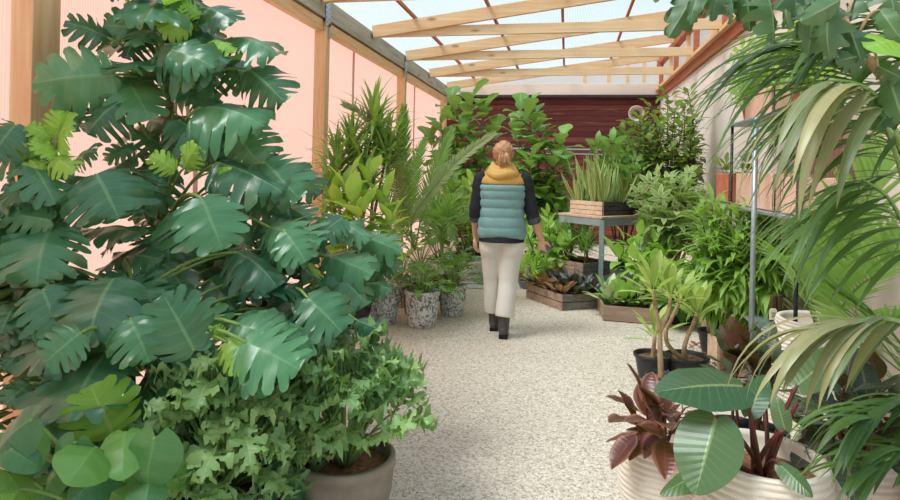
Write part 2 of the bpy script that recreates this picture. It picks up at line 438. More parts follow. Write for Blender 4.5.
plain('bark_mulch', (176, 130, 100), .95, .1, 0, c2=(120, 84, 62), sc=45, bump=.9, bsc=80)
plain('trough_pink', (240, 196, 174), .75, .2, 0, var=.04); plain('brick_red', (206, 128, 98), .85, .2, 0, c2=(180, 100, 76), sc=14)
plain('bark', (150, 124, 98), .85, .2, 0, c2=(112, 90, 70), sc=30, bump=.5); plain('bark_dark', (98, 74, 58), .85, .2, 0, c2=(72, 56, 44), sc=30)
plain('bark_pale', (196, 168, 134), .8, .2, 0, c2=(156, 128, 98), sc=26, bump=.4)
plain('stem_green', (112, 150, 74), .5, .4, 0, c2=(140, 168, 96), sc=12); plain('stem_dark', (62, 96, 58), .5, .4, c2=(88, 118, 66)); plain('stem_red', (120, 44, 46), .45, .4, c2=(92, 70, 54))
plain('stem_buff', (204, 178, 128), .6, .3, 0, c2=(160, 162, 92), sc=9)
plain('wall_pink', (242, 226, 216), .8, .2, 0, var=.02, sc=2); plain('slab', (176, 178, 176), .85, .2, var=.06)
plain('pink_sheet', (222, 178, 166), .6, .3, var=.08); plain('paper', (236, 226, 206), .8, .2, var=.03); plain('ink', (70, 64, 58), .8, .2)
plain('lamp_ring', (222, 200, 190), .4, .5, .2); plain('lamp_dark', (70, 60, 58), .5)
def pot_carved():
    k = NT('pot_carved'); o = k.obj((1, 1, .75)); v = k.n('ShaderNodeTexNoise', inp={'Vector': o, 'Scale': 34.0, 'Detail': 2.0, 'Distortion': 1.4}).outputs[0]
    c = k.ramp(v, [(.38, lin((112, 114, 116))), (.48, lin((186, 188, 188))), (.56, lin((222, 224, 222)))])
    return k.fin(k.pr(c, .7, .3, normal=k.bump(v, .8, .015)))
pot_carved()
# leaves
leafmat('lf_monstera', (22, 72, 54), (80, 138, 92), .30, .14, (130, 172, 122), 7, .22, under=(92, 128, 78), coat=.25)
leafmat('lf_monstera_new', (112, 172, 52), (158, 204, 84), .38, .3, (190, 215, 130), 7, .3)
leafmat('lf_heart', (44, 106, 80), (104, 158, 74), .32, .2, (160, 200, 130), 8, .10)
leafmat('lf_xanadu', (80, 132, 82), (164, 198, 126), .36, .24, (190, 205, 150), 8, .3, under=(120, 150, 92))
leafmat('lf_fig', (62, 118, 58), (124, 174, 74), .45, .28, (185, 205, 130), 7, .3, under=(150, 180, 110))
leafmat('lf_dracaena', (66, 108, 52), (132, 166, 80), .42, .24, (190, 205, 130), 0, .2)
leafmat('lf_rubber_green', (112, 164, 62), (172, 204, 92), .36, .3, (200, 215, 140), 9, .18)
leafmat('lf_palm', (78, 128, 60), (134, 174, 86), .42, .26, (180, 200, 120), 0, .2)
leafmat('lf_palm_grey', (130, 152, 112), (166, 182, 134), .5, .28, (200, 205, 150), 0, .2)
leafmat('lf_kentia', (40, 84, 46), (96, 132, 66), .36, .16, (140, 160, 90), 0, .25, under=(96, 122, 66))
leafmat('lf_kentia_blue', (60, 98, 68), (164, 156, 112), .36, .16, (176, 180, 130), 0, .25)
leafmat('lf_deep', (58, 110, 52), (104, 150, 62), .4, .22, (140, 170, 100), 7, .25)
leafmat('lf_small', (74, 112, 52), (124, 148, 66), .45, .25, (150, 165, 100), 6, .15)
leafmat('lf_light', (120, 172, 62), (170, 205, 100), .42, .32, (200, 215, 140), 6, .22)
leafmat('lf_variegated', (98, 146, 78), (140, 170, 92), .45, .25, (214, 220, 170), 6, .35, edge=(212, 216, 160))
leafmat('lf_snake', (102, 134, 82), (140, 164, 100), .45, .12, (150, 170, 110), 26, .25, edge=(222, 214, 132))
leafmat('lf_long', (100, 148, 58), (158, 190, 92), .42, .3, (190, 205, 130), 0, .3)
leafmat('lf_plumeria', (128, 160, 76), (178, 196, 104), .4, .3, (206, 210, 150), 12, .2, mrib=.03)
leafmat('lf_burgundy', (58, 34, 36), (112, 54, 48), .3, .12, (160, 84, 72), 10, .2, edge=(150, 96, 82), under=(140, 64, 54))
leafmat('lf_philo', (32, 84, 64), (96, 120, 74), .30, .16, (170, 190, 130), 15, .26, coat=.3, mrib=.022, under=(112, 142, 92))
leafmat('lf_darkrubber', (42, 70, 56), (78, 84, 62), .28, .1, (170, 150, 120), 12, .25, mrib=.03, under=(118, 56, 44))
leafmat('lf_calathea', (52, 60, 62), (132, 132, 134), .3, .1, (180, 180, 178), 9, .5, edge=(48, 46, 48), under=(86, 66, 66))
leafmat('lf_bronze', (128, 84, 66), (160, 110, 84), .4, .2, (190, 140, 110), 8, .3)
leafmat('lf_fatsia', (44, 78, 52), (92, 126, 84), .42, .2, (170, 190, 140), 0, .2, under=(110, 142, 96))
leafmat('lf_pale', (150, 190, 110), (214, 224, 176), .45, .28, (226, 232, 200), 7, .35, edge=(110, 156, 82))

# ------------------------------------------------------------------ shell
WL_X = -2.4; WR_X = 1.65; YB = 12.3; TIEZ = 3.06; SL = .135
roofz = lambda x: 3.08+(x-WL_X)*SL
b = MB(); b.add([(-14, -5, 0), (14, -5, 0), (14, 24, 0), (-14, 24, 0)], [(0, 1, 2, 3)]); struct(b.build('floor', 'gravel', smooth=False, loc=(0, 0, 0)))
# left wall sheets
b = MB(); box(b, (WL_X-.19, 5.4, 1.52), (.016, 13.9, 3.0)); struct(b.build('wall_left', 'poly_wall', smooth=False, loc=(WL_X-.1, 5.4, 0)))
b = MB(); box(b, (WR_X+.09, 7.85, 1.44), (.05, 9.0, 2.88)); struct(b.build('wall_right', 'wall_pink', smooth=False, loc=(WR_X+.09, 7, 0)))
b = MB(); box(b, ((WL_X+WR_X)/2, YB+.05, 1.47), (4.3, .06, 2.86)); struct(b.build('wall_back', 'red_planks', smooth=False, loc=(0, YB, 0)))
# clerestory of the right side and the gable above the back wall
b = MB(); box(b, (WR_X+.10, 7.6, 3.32), (.016, 9.5, .84)); struct(b.build('window_1', 'poly_white', smooth=False, loc=(WR_X+.1, 7, 3.3)))
b = MB(); y = YB+.03
b.add([(WL_X, y, 3.12), (WR_X+.1, y, 3.12), (WR_X+.1, y, roofz(WR_X)), (WL_X, y, roofz(WL_X)+.01)], [(0, 1, 2, 3)]); struct(b.build('window_2', 'poly_white', smooth=False, loc=(0, y, 3.1)))
# roof
b = MB(); V = []
for x in (WL_X-.35, WR_X+.35):
    for y in (-1.2, YB+.3): V += [(x, y, roofz(x)+.10), (x, y, roofz(x)+.116)]
b.add(V, [(0, 4, 6, 2), (1, 3, 7, 5), (0, 1, 5, 4), (2, 6, 7, 3), (0, 2, 3, 1), (4, 5, 7, 6)]); struct(b.build('ceiling', 'poly_roof', smooth=False, loc=(0, 5, 3.3)))
tn = [0]
def trim(b, mat, loc, bevel=.004, nm=None):
    tn[0] += 1; o = struct(b.build('trim_%d' % tn[0], mat, smooth=False, loc=loc, bevel=bevel)); return o
# posts of the left wall
SP = 3.16; Y0 = 2.47
for i in range(4):
    y = Y0+SP*i
    y += .14 if i == 1 else 0
    b = MB(); box(b, (WL_X-.02 if i else WL_X-.085, y+.05, 1.42), (.12, .11 if i else .16, 2.84)); o = trim(b, 'pine_z', (WL_X, y, 0))
    if i in (1, 2):
        b = MB(); box(b, (WL_X+.045, y+.03, 2.93), (.006, .13, .26)); box(b, (WL_X+.045, y+.07, 2.76), (.006, .05, .14))
        o2 = b.build('bracket', 'plate_metal', o, False)
        b = MB()
        for dz in (2.84, 2.88, 2.93, 2.98, 3.02):
            for dy in (-.01, .07): lathe(b, [(.008, 0), (.006, .005), (.001, .006)], (0, 0, 0), 6); b.V[-1] = b.V[-1][:, [2, 0, 1]]+np.array([WL_X+.049, y+dy, dz])
        b.build('bolt', 'galv', o2, False)
b = MB(); beam(b, (WL_X+.0, -1.0, 2.97), (WL_X+.0, YB, 2.97), .075, .2); trim(b, 'grey_timber', (WL_X, 5, 2.97))
b = MB(); beam(b, (WL_X-.02, -1.0, 2.80), (WL_X-.02, YB, 2.80), .07, .11); trim(b, 'pine_y', (WL_X, 5, 2.80))
b = MB(); beam(b, (WL_X-.055, -1.0, 2.835), (WL_X-.055, YB, 2.835), .05, .09); trim(b, 'red_timber', (WL_X-.05, 5, 2.8))
for y in (3.95, 7.15, 10.2):
    b = MB(); box(b, (WL_X-.165, y, 1.45), (.012, .045, 2.9)); trim(b, 'pink_sheet', (WL_X-.08, y, 0), .002)
# right side: red top rail, sill, upper plate, studs
b = MB(); beam(b, (WR_X+.05, 2.8, 2.92), (WR_X+.05, YB, 2.92), .05, .13); trim(b, 'red_timber', (WR_X, 7, 2.9))
b = MB(); beam(b, (WR_X+.03, 2.8, 3.01), (WR_X+.03, YB, 3.01), .14, .05); trim(b, 'pine_y', (WR_X, 7, 3.0))
b = MB(); beam(b, (WR_X+.03, 2.8, roofz(WR_X)-.12), (WR_X+.03, YB, roofz(WR_X)-.12), .1, .1); trim(b, 'red_timber', (WR_X, 7, 3.7))
# trusses
RY = [Y0+SP*.5*k for k in range(0, 7)]
for i, y in enumerate(RY):
    if y < 4: continue
    y += .0
    b = MB(); beam(b, (WL_X+.05, y, roofz(WL_X+.05)-.03), (WR_X+.3, y, roofz(WR_X+.3)-.03), .05, .15); trim(b, 'pine', (0, y, 3.3))
    if y < YB-.5:
        b = MB(); beam(b, (WL_X+.04, y+.05, TIEZ-.0), (WR_X+.05, y+.05, TIEZ+.02), .045, .12); trim(b, 'pine_pale', (0, y, TIEZ))
    b = MB(); box(b, (WR_X+.02, y, (TIEZ+roofz(WR_X))/2), (.07, .07, roofz(WR_X)-TIEZ-.02)); trim(b, 'red_timber_x', (WR_X, y, 3.3))
    b = MB(); box(b, (WR_X+.06, y+.79, (TIEZ+roofz(WR_X))/2), (.06, .06, roofz(WR_X)-TIEZ-.1)); trim(b, 'pine_z', (WR_X, y+.8, 3.3))
for x in (-1.84, -.95, -.1, .77):
    b = MB(); beam(b, (x, 2, roofz(x)+.075), (x, YB, roofz(x)+.075), .035, .04); trim(b, 'red_timber', (x, 6, 3.5))
# gable studs and pale band over the planked wall
b = MB(); beam(b, (WL_X, YB-.02, 3.02), (WR_X+.05, YB-.02, 3.02), .06, .22); trim(b, 'wall_pink', (0, YB, 3.0))
b = MB(); beam(b, (WL_X, YB-.04, 2.89), (WR_X+.05, YB-.04, 2.89), .10, .05); trim(b, 'lamp_dark', (0, YB, 2.9))
for x in (-1.9, .3, .75, 1.1, 1.4):
    b = MB(); box(b, (x, YB, (3.12+roofz(x))/2), (.07, .05, roofz(x)-3.12)); trim(b, 'pine_pale', (x, YB, 3.3))
for z, x0, x1 in ((1.86, -1.2, .75),):
    b = MB(); tube(b, [(x0, YB-.05, z), (x1, YB-.05, z)], .016, n=8)
    tube(b, [(x0, YB-.05, z-.09), (x1, YB-.05, z-.09)], .012, n=8); trim(b, 'galv', (0, YB, z), 0)
b = MB(); p = ground(430, 290); q = ground(482, 258)
b.add([ground(452, 289)+UP*.006, ground(486, 289)+UP*.006, ground(492, 258)+UP*.006, ground(455, 258)+UP*.006], [(0, 1, 2, 3)]); struct(b.build('trim_60', 'slab', smooth=False, loc=tuple(ground(460, 275))))

# clamp lamp on the back wall
c = at(636, 114, 11.6)
t = thing('wall_lamp', 'small round pale lamp mounted high on the dark red plank wall', 'lamp', c)
b = MB(); lathe(b, [(.02, 0), (.10, .02), (.145, .07), (.15, .1), (.135, .1), (.09, .03), (.01, .02)], n=30); b.V[-1] = b.V[-1][:, [0, 2, 1]]*np.array([1, -1, 1])+c; b.build('shade', 'lamp_ring', t)
b = MB(); lathe(b, [(.01, .0), (.055, .01), (.06, .05), (.03, .09), (.005, .095)], n=20); b.V[-1] = b.V[-1][:, [0, 2, 1]]*np.array([1, -1, 1])+c; b.build('bulb', 'lamp_dark', t)
b = MB(); tube(b, [c, c+np.array([0, YB-c[1]-.01, .02])], .015, n=8); b.build('bracket_arm', 'galv', t)

# ------------------------------------------------------------------ plant helpers
def pot_and_soil(t, c, r, h, mat='pot_black', kind='plain', soil='soil', **kw):
    b = MB()
    if kind == 'ribbed': rs = ribbed_pot(b, c, r, h, **kw)
    else: rs = plain_pot(b, c, r, h, **kw)
    b.build('pot', mat, t)
    b = MB(); disc(b, (c[0], c[1], c[2]+h*.83), rs, bumpy=.012); b.build('soil', soil, t)
    return c[2]+h*.83
def petiole(mbs, root, base, r0=.008, r1=.005, up=.12):
    root = np.array(root, float); base = np.array(base, float)
    d = np.linalg.norm(base-root); tube(mbs, curve(root, base, UP*up*d, 8), r0, r1, 5)

# ------------------------------------------------------------------ monsteras
TM = [T_split(7, 1.12, .44, .34, 3, 8, s, point=.12, back=.22, fwd=.10, rtip=.86, lift=.07, twist=.09) for s in range(4)]+[T_split(7, 1.1, .58, .26, 3, 8, 17, point=.2, back=.24, fwd=.1, rtip=.86), T_split(8, 1.15, .42, .36, 3, 8, 19, point=.1, back=.2, fwd=.12, rtip=.84, lift=.1, twist=.12)]
TM2 = [T_split(9, 1.1, .42, .34, 3, 8, s+9, point=.1, back=.16, fwd=.12, rtip=.84, lift=.08, twist=.1) for s in range(3)]
TH = T_heart(.88); TOV = T_simple(.55, P_oval, 8, 2)
def mono_leaf(mb, rec, R, front=False):
    bx, by, tx, ty, d = rec[:5]; dd = rec[5] if len(rec) > 5 else .08; ws = rec[6] if len(rec) > 6 else 1.0
    B = at(bx, by, d); Tt = at(tx, ty, d-dd)
    L = np.linalg.norm(Tt-B)
    n = nz(CAM-B)*R.uniform(.75, 1.1)+UP*R.uniform(.45, .95)+RT*R.uniform(-.25, .25)
    if front:
        leaf(mb, R.choice(TM), B, Tt, nz(CAM-B)+UP*.45, ws=ws, droop=.45, fold=-.12, wave=.02, tint=R.uniform(.3, 1), curl=.08, seed=R.randint(0, 99)); return B
    leaf(mb, R.choice(TM) if ws < 1.3 else R.choice(TM2+TM[:2]), B, Tt, n, ws=ws*1.04, droop=R.uniform(.4, 1.0), fold=R.uniform(-.4, .05), wave=.03, tint=R.random(), curl=R.uniform(.05, .35), roll=R.uniform(-.35, .35), seed=R.randint(0, 99))
    return B
def monstera(name, label, base, trunk, recs, recs_new, nfill, fill, seed, fillL=.34, stem='bark', front=()):
    R = rnd(seed); t = thing(name, label, 'plant', base)
    mbl, mbn, mbs, mbt = MB(), MB(), MB(), MB()
    P = [np.array(p, float) for p in trunk]
    tube(mbt, P, .03, .014, 8)
    def anchor(B):
        k = min(P, key=lambda p: abs(p[2]-(B[2]-.22))+.15*np.linalg.norm(p[:2]-B[:2])); return k
    for rec in recs: B = mono_leaf(mbl, rec, R); petiole(mbs, anchor(B), B, .009, .006)
    for rec in front: B = mono_leaf(mbl, rec, R, True); petiole(mbs, anchor(B), B, .009, .006)
    for rec in recs_new: B = mono_leaf(mbn, rec, R); petiole(mbs, anchor(B), B, .007, .005)
    for i in range(nfill):
        z0, z1, rad, c0 = fill; z = R.uniform(z0, z1); a = R.uniform(0, 2*PI)
        k = min(P, key=lambda p: abs(p[2]-z))
        o = np.array([math.cos(a), math.sin(a), 0]); rr = rad*R.uniform(.45, 1.0); rr *= .45 if np.dot(o, -FW) > .15 else 1
        B = np.array([k[0], k[1], z])+o*rr+UP*R.uniform(0, .1)
        B[0] = max(B[0], WL_X+.22)
        L = fillL*R.uniform(.7, 1.1); d = nz(o*R.uniform(.6, 1)-UP*R.uniform(.1, 1.0)); Tt = B+d*L
        Tt[0] = max(Tt[0], WL_X+.12)
        leaf(mbl, R.choice(TM), B, Tt, UP+o*.5, ws=1.0, droop=R.uniform(.3, .9), fold=R.uniform(-.3, -.05), wave=.02, tint=R.random()*.8, seed=i)
        petiole(mbs, anchor(B), B)
    mbl.build('foliage', 'lf_monstera', t); mbs.build('leaf_stalks', 'stem_green', t); mbt.build('stem', stem, t)
    if recs_new: mbn.build('young_foliage', 'lf_monstera_new', t)
    return t, P
def z1(x, y): return x/2, y/2              # coordinates read off 2x crops
def r1(bx, by, tx, ty, d, dd=.08, ws=1.0): return (bx/2, by/2, tx/2, ty/2, d, dd, ws)
def r2(bx, by, tx, ty, d, dd=.08, ws=1.0): return (bx/2, 250+by/2, tx/2, 250+ty/2, d, dd, ws)
def r4(bx, by, tx, ty, d, dd=.08, ws=1.0): return (270+bx/2.632, 150+by/2.632, 270+tx/2.632, 150+ty/2.632, d, dd, ws)
# the tall climber
A = [ground(165, 420), at(172, 330, 3.05), at(160, 240, 3.05), at(164, 170, 3.05), at(170, 100, 3.05), at(168, 40, 3.05), at(160, -25, 3.05)]
A[0][2] = 0; A[0][:2] = A[1][:2]
rA = [r1(215, 75, 128, 45, 2.9, .1, .95), r1(300, 60, 205, 52, 3.0), r1(285, 70, 250, 118, 2.95), r1(410, 15, 470, 45, 2.95), r1(345, 70, 400, 20, 3.05),
      r1(330, 88, 455, 128, 2.8, .1, 1.0), r1(430, 90, 395, 185, 3.0), r1(465, 75, 555, 112, 2.95), r1(500, 140, 570, 205, 2.9),
      r1(225, 150, 62, 168, 2.75, .1, .95), r1(150, 175, 152, 265, 2.8, .05, .5), r1(235, 205, 175, 270, 2.75, .08, 1.15), r1(250, 155, 300, 240, 2.85),
      r1(400, 215, 528, 252, 2.75, .1, 1.0), r1(355, 195, 430, 180, 3.0), r1(360, 240, 440, 315, 2.85), r1(440, 250, 400, 330, 2.95), r1(440, 325, 565, 385, 2.7, .1, .9),
      r1(190, 350, 235, 440, 2.55, .1, 1.6), r1(405, 395, 440, 495, 2.55, .1, 1.5), r1(530, 325, 600, 400, 2.75), r1(540, 455, 640, 490, 2.6, .1, 1.1),
      r1(470, 265, 530, 340, 2.85), r1(265, 295, 210, 320, 2.9, .05, .7), r1(340, 250, 355, 300, 2.9, .05, .8), r1(330, 300, 270, 260, 3.0), r1(310, 130, 250, 170, 3.05), r1(380, 100, 330, 150, 3.1),
      r1(300, 20, 260, -20, 3.0), r1(350, 0, 400, -30, 3.05), r1(390, 50, 440, 90, 3.0), r1(480, 390, 560, 430, 2.8), r1(330, 340, 300, 420, 2.9), r1(460, 120, 500, 180, 3.05), r1(300, 240, 360, 270, 3.1)]
nA = [r1(375, 40, 315, 60, 2.85, .05, 1.1), r1(345, 10, 390, -20, 2.9), r1(260, 5, 250, -15, 2.9, .04), r1(350, 340, 300, 310, 2.6, .05, .9), r1(370, 335, 395, 290, 2.65, .05, .9), r1(430, 80, 470, 105, 2.85, .04), r1(385, 160, 340, 165, 2.8, .04), r1(420, 345, 465, 335, 2.7, .04, .9),
      r1(400, 30, 365, 5, 2.9, .04, 1.0), r1(510, 415, 520, 395, 2.8, .03, .8)]
monstera('monstera', 'tallest monstera, climbing almost to the roof against the pink wall', A[0], A, rA, nA, 34, (.9, 2.3, .27, 0), 11, .28, front=[r1(195, 350, 238, 438, 2.4, .06, 1.35), r1(405, 400, 445, 500, 2.4, .06, 1.2), r1(345, 100, 430, 135, 2.7, .05, .85)])
# the one at the left edge
Bt = [ground(62, 470), at(66, 330, 2.55), at(62, 270, 2.55), at(58, 225, 2.5), at(50, 180, 2.5)]
Bt[0][:2] = Bt[1][:2]; Bt[0][2] = 0
rB = [r1(60, 325, 110, 410, 2.4, .08, .8), r1(75, 395, 5, 372, 2.35, .05, 1.2), r1(100, 440, 0, 425, 2.35, .05, .9), r1(15, 290, 75, 330, 2.5), r1(20, 440, 70, 495, 2.4, .05, 1.3), r1(60, 440, 10, 500, 2.4), r1(200, 455, 285, 470, 2.6), r1(90, 455, 100, 500, 2.6), r1(150, 320, 195, 300, 2.6, .05, .9), r1(30, 250, -20, 320, 2.4), r1(20, 300, -40, 290, 2.4)]
nB = [r1(115, 270, 120, 220, 2.45, .03, .9), r1(100, 275, 55, 250, 2.45, .03, 1.0), r1(110, 310, 60, 280, 2.4, .04, .9), r1(110, 315, 150, 345, 2.4, .04, .9), r1(80, 310, 20, 300, 2.45, .04, .7), r1(90, 330, 40, 345, 2.4, .03, .8), r1(115, 280, 145, 250, 2.45)]
monstera('monstera', 'monstera with a thick buff stem in front of the wide timber post', Bt[0], Bt, rB, nB, 26, (.5, 1.3, .3, 0), 12, .27, 'stem_buff')
# low wide one filling the lower left
Ct = [ground(130, 560), at(130, 440, 2.35), at(130, 360, 2.4), at(135, 300, 2.45)]
Ct[0][:2] = Ct[1][:2]; Ct[0][2] = 0
rC = [r2(30, 40, 145, 12, 2.5, .05, .5), r2(65, 60, 125, 40, 2.45, .04, .6), r2(85, 85, 125, 165, 2.35, .08, 1.2), r2(30, 110, 0, 170, 2.3), r2(150, 172, 75, 205, 2.2, .1, 1.7), r2(245, 120, 290, 225, 2.35, .08, 1.2),
      r2(385, 195, 375, 100, 2.15, .02, 1.45), r2(215, 80, 345, 92, 2.45, .05, .5), r2(470, 145, 555, 185, 2.25, .08, 1.0), r2(480, 190, 610, 225, 2.15, .08, 1.2), r2(190, 230, 120, 315, 2.2, .08, 1.4),
      r2(330, 30, 375, 100, 2.55, .08, 1.2), r2(475, 5, 555, 75, 2.5, .08, 1.0), r2(250, 15, 325, 20, 2.6), r2(560, 80, 610, 165, 2.5, .08, .9), r2(250, 50, 190, 85, 2.5), r2(150, 60, 160, 120, 2.5), r2(45, 150, -20, 200, 2.3), r2(10, 215, 70, 200, 2.25, .05, .7),
      r2(60, 265, 10, 310, 2.2), r2(300, 250, 350, 320, 2.4), r2(420, 60, 470, 120, 2.55), r2(40, 205, 5, 240, 2.2, .04, .8), r2(120, 425, 5, 400, 2.0, .04, .45), r2(370, 200, 310, 270, 2.3)]
nC = [r2(225, 365, 180, 270, 2.0, .03, 1.2), r2(455, 185, 500, 235, 2.05, .04, 1.0), r2(440, 180, 430, 150, 2.1, .02, .8), r2(95, 350, 130, 400, 2.1, .04, .9)]
monstera('monstera', 'low spreading monstera with the roundest facing leaf, left foreground', Ct[0], Ct, rC, nC, 86, (.10, .95, .62, 0), 13, .30, front=[r2(388, 200, 325, 88, 1.95, .02, 1.0), r2(158, 168, 88, 228, 1.95, .05, 1.15), r2(262, 140, 300, 225, 2.05, .05, 1.1), r2(492, 185, 600, 240, 2.0, .05, 1.1), r2(85, 80, 118, 165, 2.15, .05, 1.1), r2(480, 150, 560, 178, 2.1, .04, 1.1)])
# one leaning over the path
Dt = [ground(262, 440), at(262, 380, 3.0), at(268, 320, 3.0), at(272, 270, 3.0), at(282, 225, 3.0)]
Dt[0][:2] = Dt[1][:2]; Dt[0][2] = 0
rD = [r4(160, 178, 262, 240, 2.9, .1, .7), r4(190, 180, 120, 235, 2.8), r4(35, 215, 90, 290, 2.65, .08, 1.4), r4(230, 230, 345, 270, 3.0, .08, .9), r4(290, 250, 330, 330, 3.0, .06, .7), r4(150, 280, 270, 330, 2.75, .08, 1.1), r4(170, 330, 255, 410, 2.7, .08, 1.1), r4(200, 290, 160, 370, 2.8),
      r4(95, 385, 180, 470, 2.5, .1, 1.4), r4(230, 450, 300, 480, 2.5, .05, .9), r4(20, 250, 0, 330, 2.8), r4(20, 60, 60, 100, 3.1), r4(60, 60, 130, 120, 3.1, .08, .9), r4(10, 120, 60, 190, 3.0), r4(110, 250, 60, 330, 2.8), r4(250, 350, 320, 370, 2.9), r4(300, 300, 250, 380, 3.0, .06, .8), r4(60, 390, 20, 460, 2.6), r4(50, 150, 110, 190, 3.0)]
nD = [r4(100, 300, 130, 350, 2.7, .04, .8)]
monstera('monstera', 'dark monstera leaning out over the gravel, before the two front carved pots', Dt[0], Dt, rD, nD, 50, (.2, 1.1, .25, 0), 14, .27, front=[r4(100, 390, 190, 480, 2.35, .05, 1.1), r4(40, 215, 95, 295, 2.5, .05, 1.1)])
# heart-leaved philodendron bottom left
R = rnd(5); c = ground(120, 500); c = at(120, 520, 2.05); c[2] = 0
t = thing('heart_leaf_philodendron', 'green philodendron with smooth heart shaped leaves in the bottom left corner', 'plant', c)
mbl, mbs = MB(), MB()
for rec in [(250, 365, 235, 435, 1.1), (310, 375, 320, 455, 1.15), (190, 395, 160, 450, 1.2), (150, 385, 120, 440, 1.0), (25, 365, 60, 415, 1.2), (60, 340, 25, 400, 1.0), (300, 455, 300, 510, 1.1), (80, 470, 130, 500, 1.0), (120, 440, 75, 480, 1.0), (230, 440, 180, 490, 1.2), (10, 440, 60, 500, .9), (40, 480, 0, 520, 1), (350, 430, 340, 480, 1.0), (190, 470, 260, 500, .9), (20, 400, 70, 430, .9)]:
    dv_ = R.uniform(1.74, 1.95); B = at(rec[0]/2, 250+rec[1]/2, dv_); Tt = at(rec[2]/2+R.uniform(-12, 12), 250+rec[3]/2, dv_-R.uniform(-.03, .12))
    leaf(mbl, TH, B, Tt, nz(CAM-B)+UP*.8, ws=rec[4]*1.0, L=np.linalg.norm(Tt-B)*1.35, droop=.8, fold=R.uniform(-.35, -.1), curl=.2, roll=R.uniform(-.35, .35), wave=.03, tint=R.random(), seed=R.randint(0, 50)); petiole(mbs, c+UP*.2+np.array([R.uniform(-.1, .1), R.uniform(-.1, .1), 0]), B)
pot_and_soil(t, c, .17, .24)
mbl.build('foliage', 'lf_heart', t); mbs.build('leaf_stalks', 'stem_green', t)

# ------------------------------------------------------------------ frilly philodendrons in pots
TX = [T_split(7, .72, .30, .30, 3, 9, s+30, point=.3, back=.12, mid0=.12, wav=.5, jag=.25, rtip=.86, lift=.2, twist=.16) for s in range(4)]
def frilly(label, c, r, h, pmat, top, n, L, seed, spread=1.0, exp=(), crown=.28, e0=-.25, perk=0.0):
    R = rnd(seed); t = thing('potted_philodendron', label, 'plant', c); mbl, mbs, = MB(), MB()
    sz = pot_and_soil(t, c, r, h, pmat, bulge=.12, foot=.7, soil='bark_mulch')
    o0 = np.array([c[0], c[1], sz])
    for k in range(n):
        a = k*2.4+R.uniform(-.3, .3); q = (k+.5)/n; e = e0+(1.35-e0)*q+R.uniform(-.12, .12)
        o = np.array([math.cos(a), math.sin(a), 0])
        rr = crown*spread*math.cos(e)*R.uniform(.45, 1.1); zz = top*math.sin(e)*R.uniform(.6, 1.05)+(.05 if e < 0 else 0)
        B = o0+o*(rr+.02)+UP*(zz+.06)
        d = nz(o*(1.0)+UP*(.5*q-.45+perk+R.uniform(-.35, .35))+np.array([R.uniform(-.5, .5), R.uniform(-.5, .5), 0]))
        l = L*R.uniform(.7, 1.1)
        leaf(mbl, R.choice(TX), B, B+d*l, UP+o*.35+nz(CAM-B)*.3, ws=R.uniform(1.0, 1.3), droop=R.uniform(.4, 1.4), fold=R.uniform(-.2, .4), wave=.09, tint=R.random(), seed=k)
        petiole(mbs, o0+o*.02, B, .006, .004, .1)
    mbl.build('foliage', 'lf_xanadu', t); mbs.build('leaf_stalks', 'stem_green', t); return t
c = at(345, 470, 2.42); d0 = c.copy(); c[2] = 0; h = .415
frilly('frilly cut leaved philodendron in a round grey clay pot at the path edge', c, .185, .29, 'pot_grey', .38, 96, .16, 21, 1.0, crown=.27, e0=.42, perk=.55)
c = at(226, 470, 2.2); c[2] = 0
frilly('larger frilly philodendron left of the round grey pot, its pot hidden by leaves', c, .17, .30, 'pot_black', .42, 120, .16, 22, 1.0, crown=.235, e0=-.1)

# ------------------------------------------------------------------ left middle group
# dracaena with two spiky crowns
TD = T_simple(1.0, P_strap, 7, 1)
def spiky(name, label, base, heads, n, L, w, mat='lf_dracaena', trunk='bark', seed=0, r=.018, pot=None, cat='plant', group=None, droop=.5, lo=-.25):
    t = thing(name, label, cat, base, group); mbl, mbs = MB(), MB(); z = 0
    if pot: z = pot_and_soil(t, np.array(base), *pot)
    b0 = np.array(base, float)+UP*z
    for i, hd in enumerate(heads):
        hd = np.array(hd, float); P = curve(b0+np.array([.02*i, .01*i, 0]), hd, nz(hd-b0)[[1, 0, 2]]*np.array([1, -1, 0])*.1, 8); tube(mbs, P, r, r*.6, 8)
        for j in range(3): rosette(mbl, hd-UP*.07*j*L/.4, n//3, L, w, TD, seed+i*7+j, lo, 1.4, droop, dv=.45, fold=.3)
    mbl.build('foliage', mat, t); mbs.build('trunk', trunk, t); return t
c = at(352, 300, 5.8); c[2] = 0
spiky('dracaena', 'tall dracaena with narrow spiky leaves beside the second timber post', c, [at(337, 165, 5.4), at(374, 118, 5.6), at(352, 148, 5.5), at(333, 195, 5.3), at(388, 150, 5.6), at(365, 175, 5.4), at(378, 140, 5.7)], 60, .46, .036, seed=3, pot=(.2, .3), droop=.7, lo=-.6)
# light green rubber plant
c = at(354, 300, 5.4); c[2] = 0
t = thing('rubber_plant', 'bright yellow green rubber plant in front of the spiky dracaena', 'plant', c); mbl, mbs = MB(), MB()
TO = T_simple(.5, P_oval, 8, 2); z = pot_and_soil(t, c, .16, .26)
for i, (px, py, d) in enumerate([(372, 175, 5.1), (348, 185, 5.0), (352, 205, 4.9), (385, 200, 5.1), (335, 200, 5.1), (362, 215, 4.9), (392, 220, 5.0)]):
    p = at(px, py, d); twig(mbl, mbs, c+UP*z, p, 15, .26, TO, seed=50+i, start=.45, droop=.35, fold=.2, pet=.03, r=.009, lo=-.1, hi=1.1)
mbl.build('foliage', 'lf_rubber_green', t); mbs.build('stems', 'stem_buff', t)
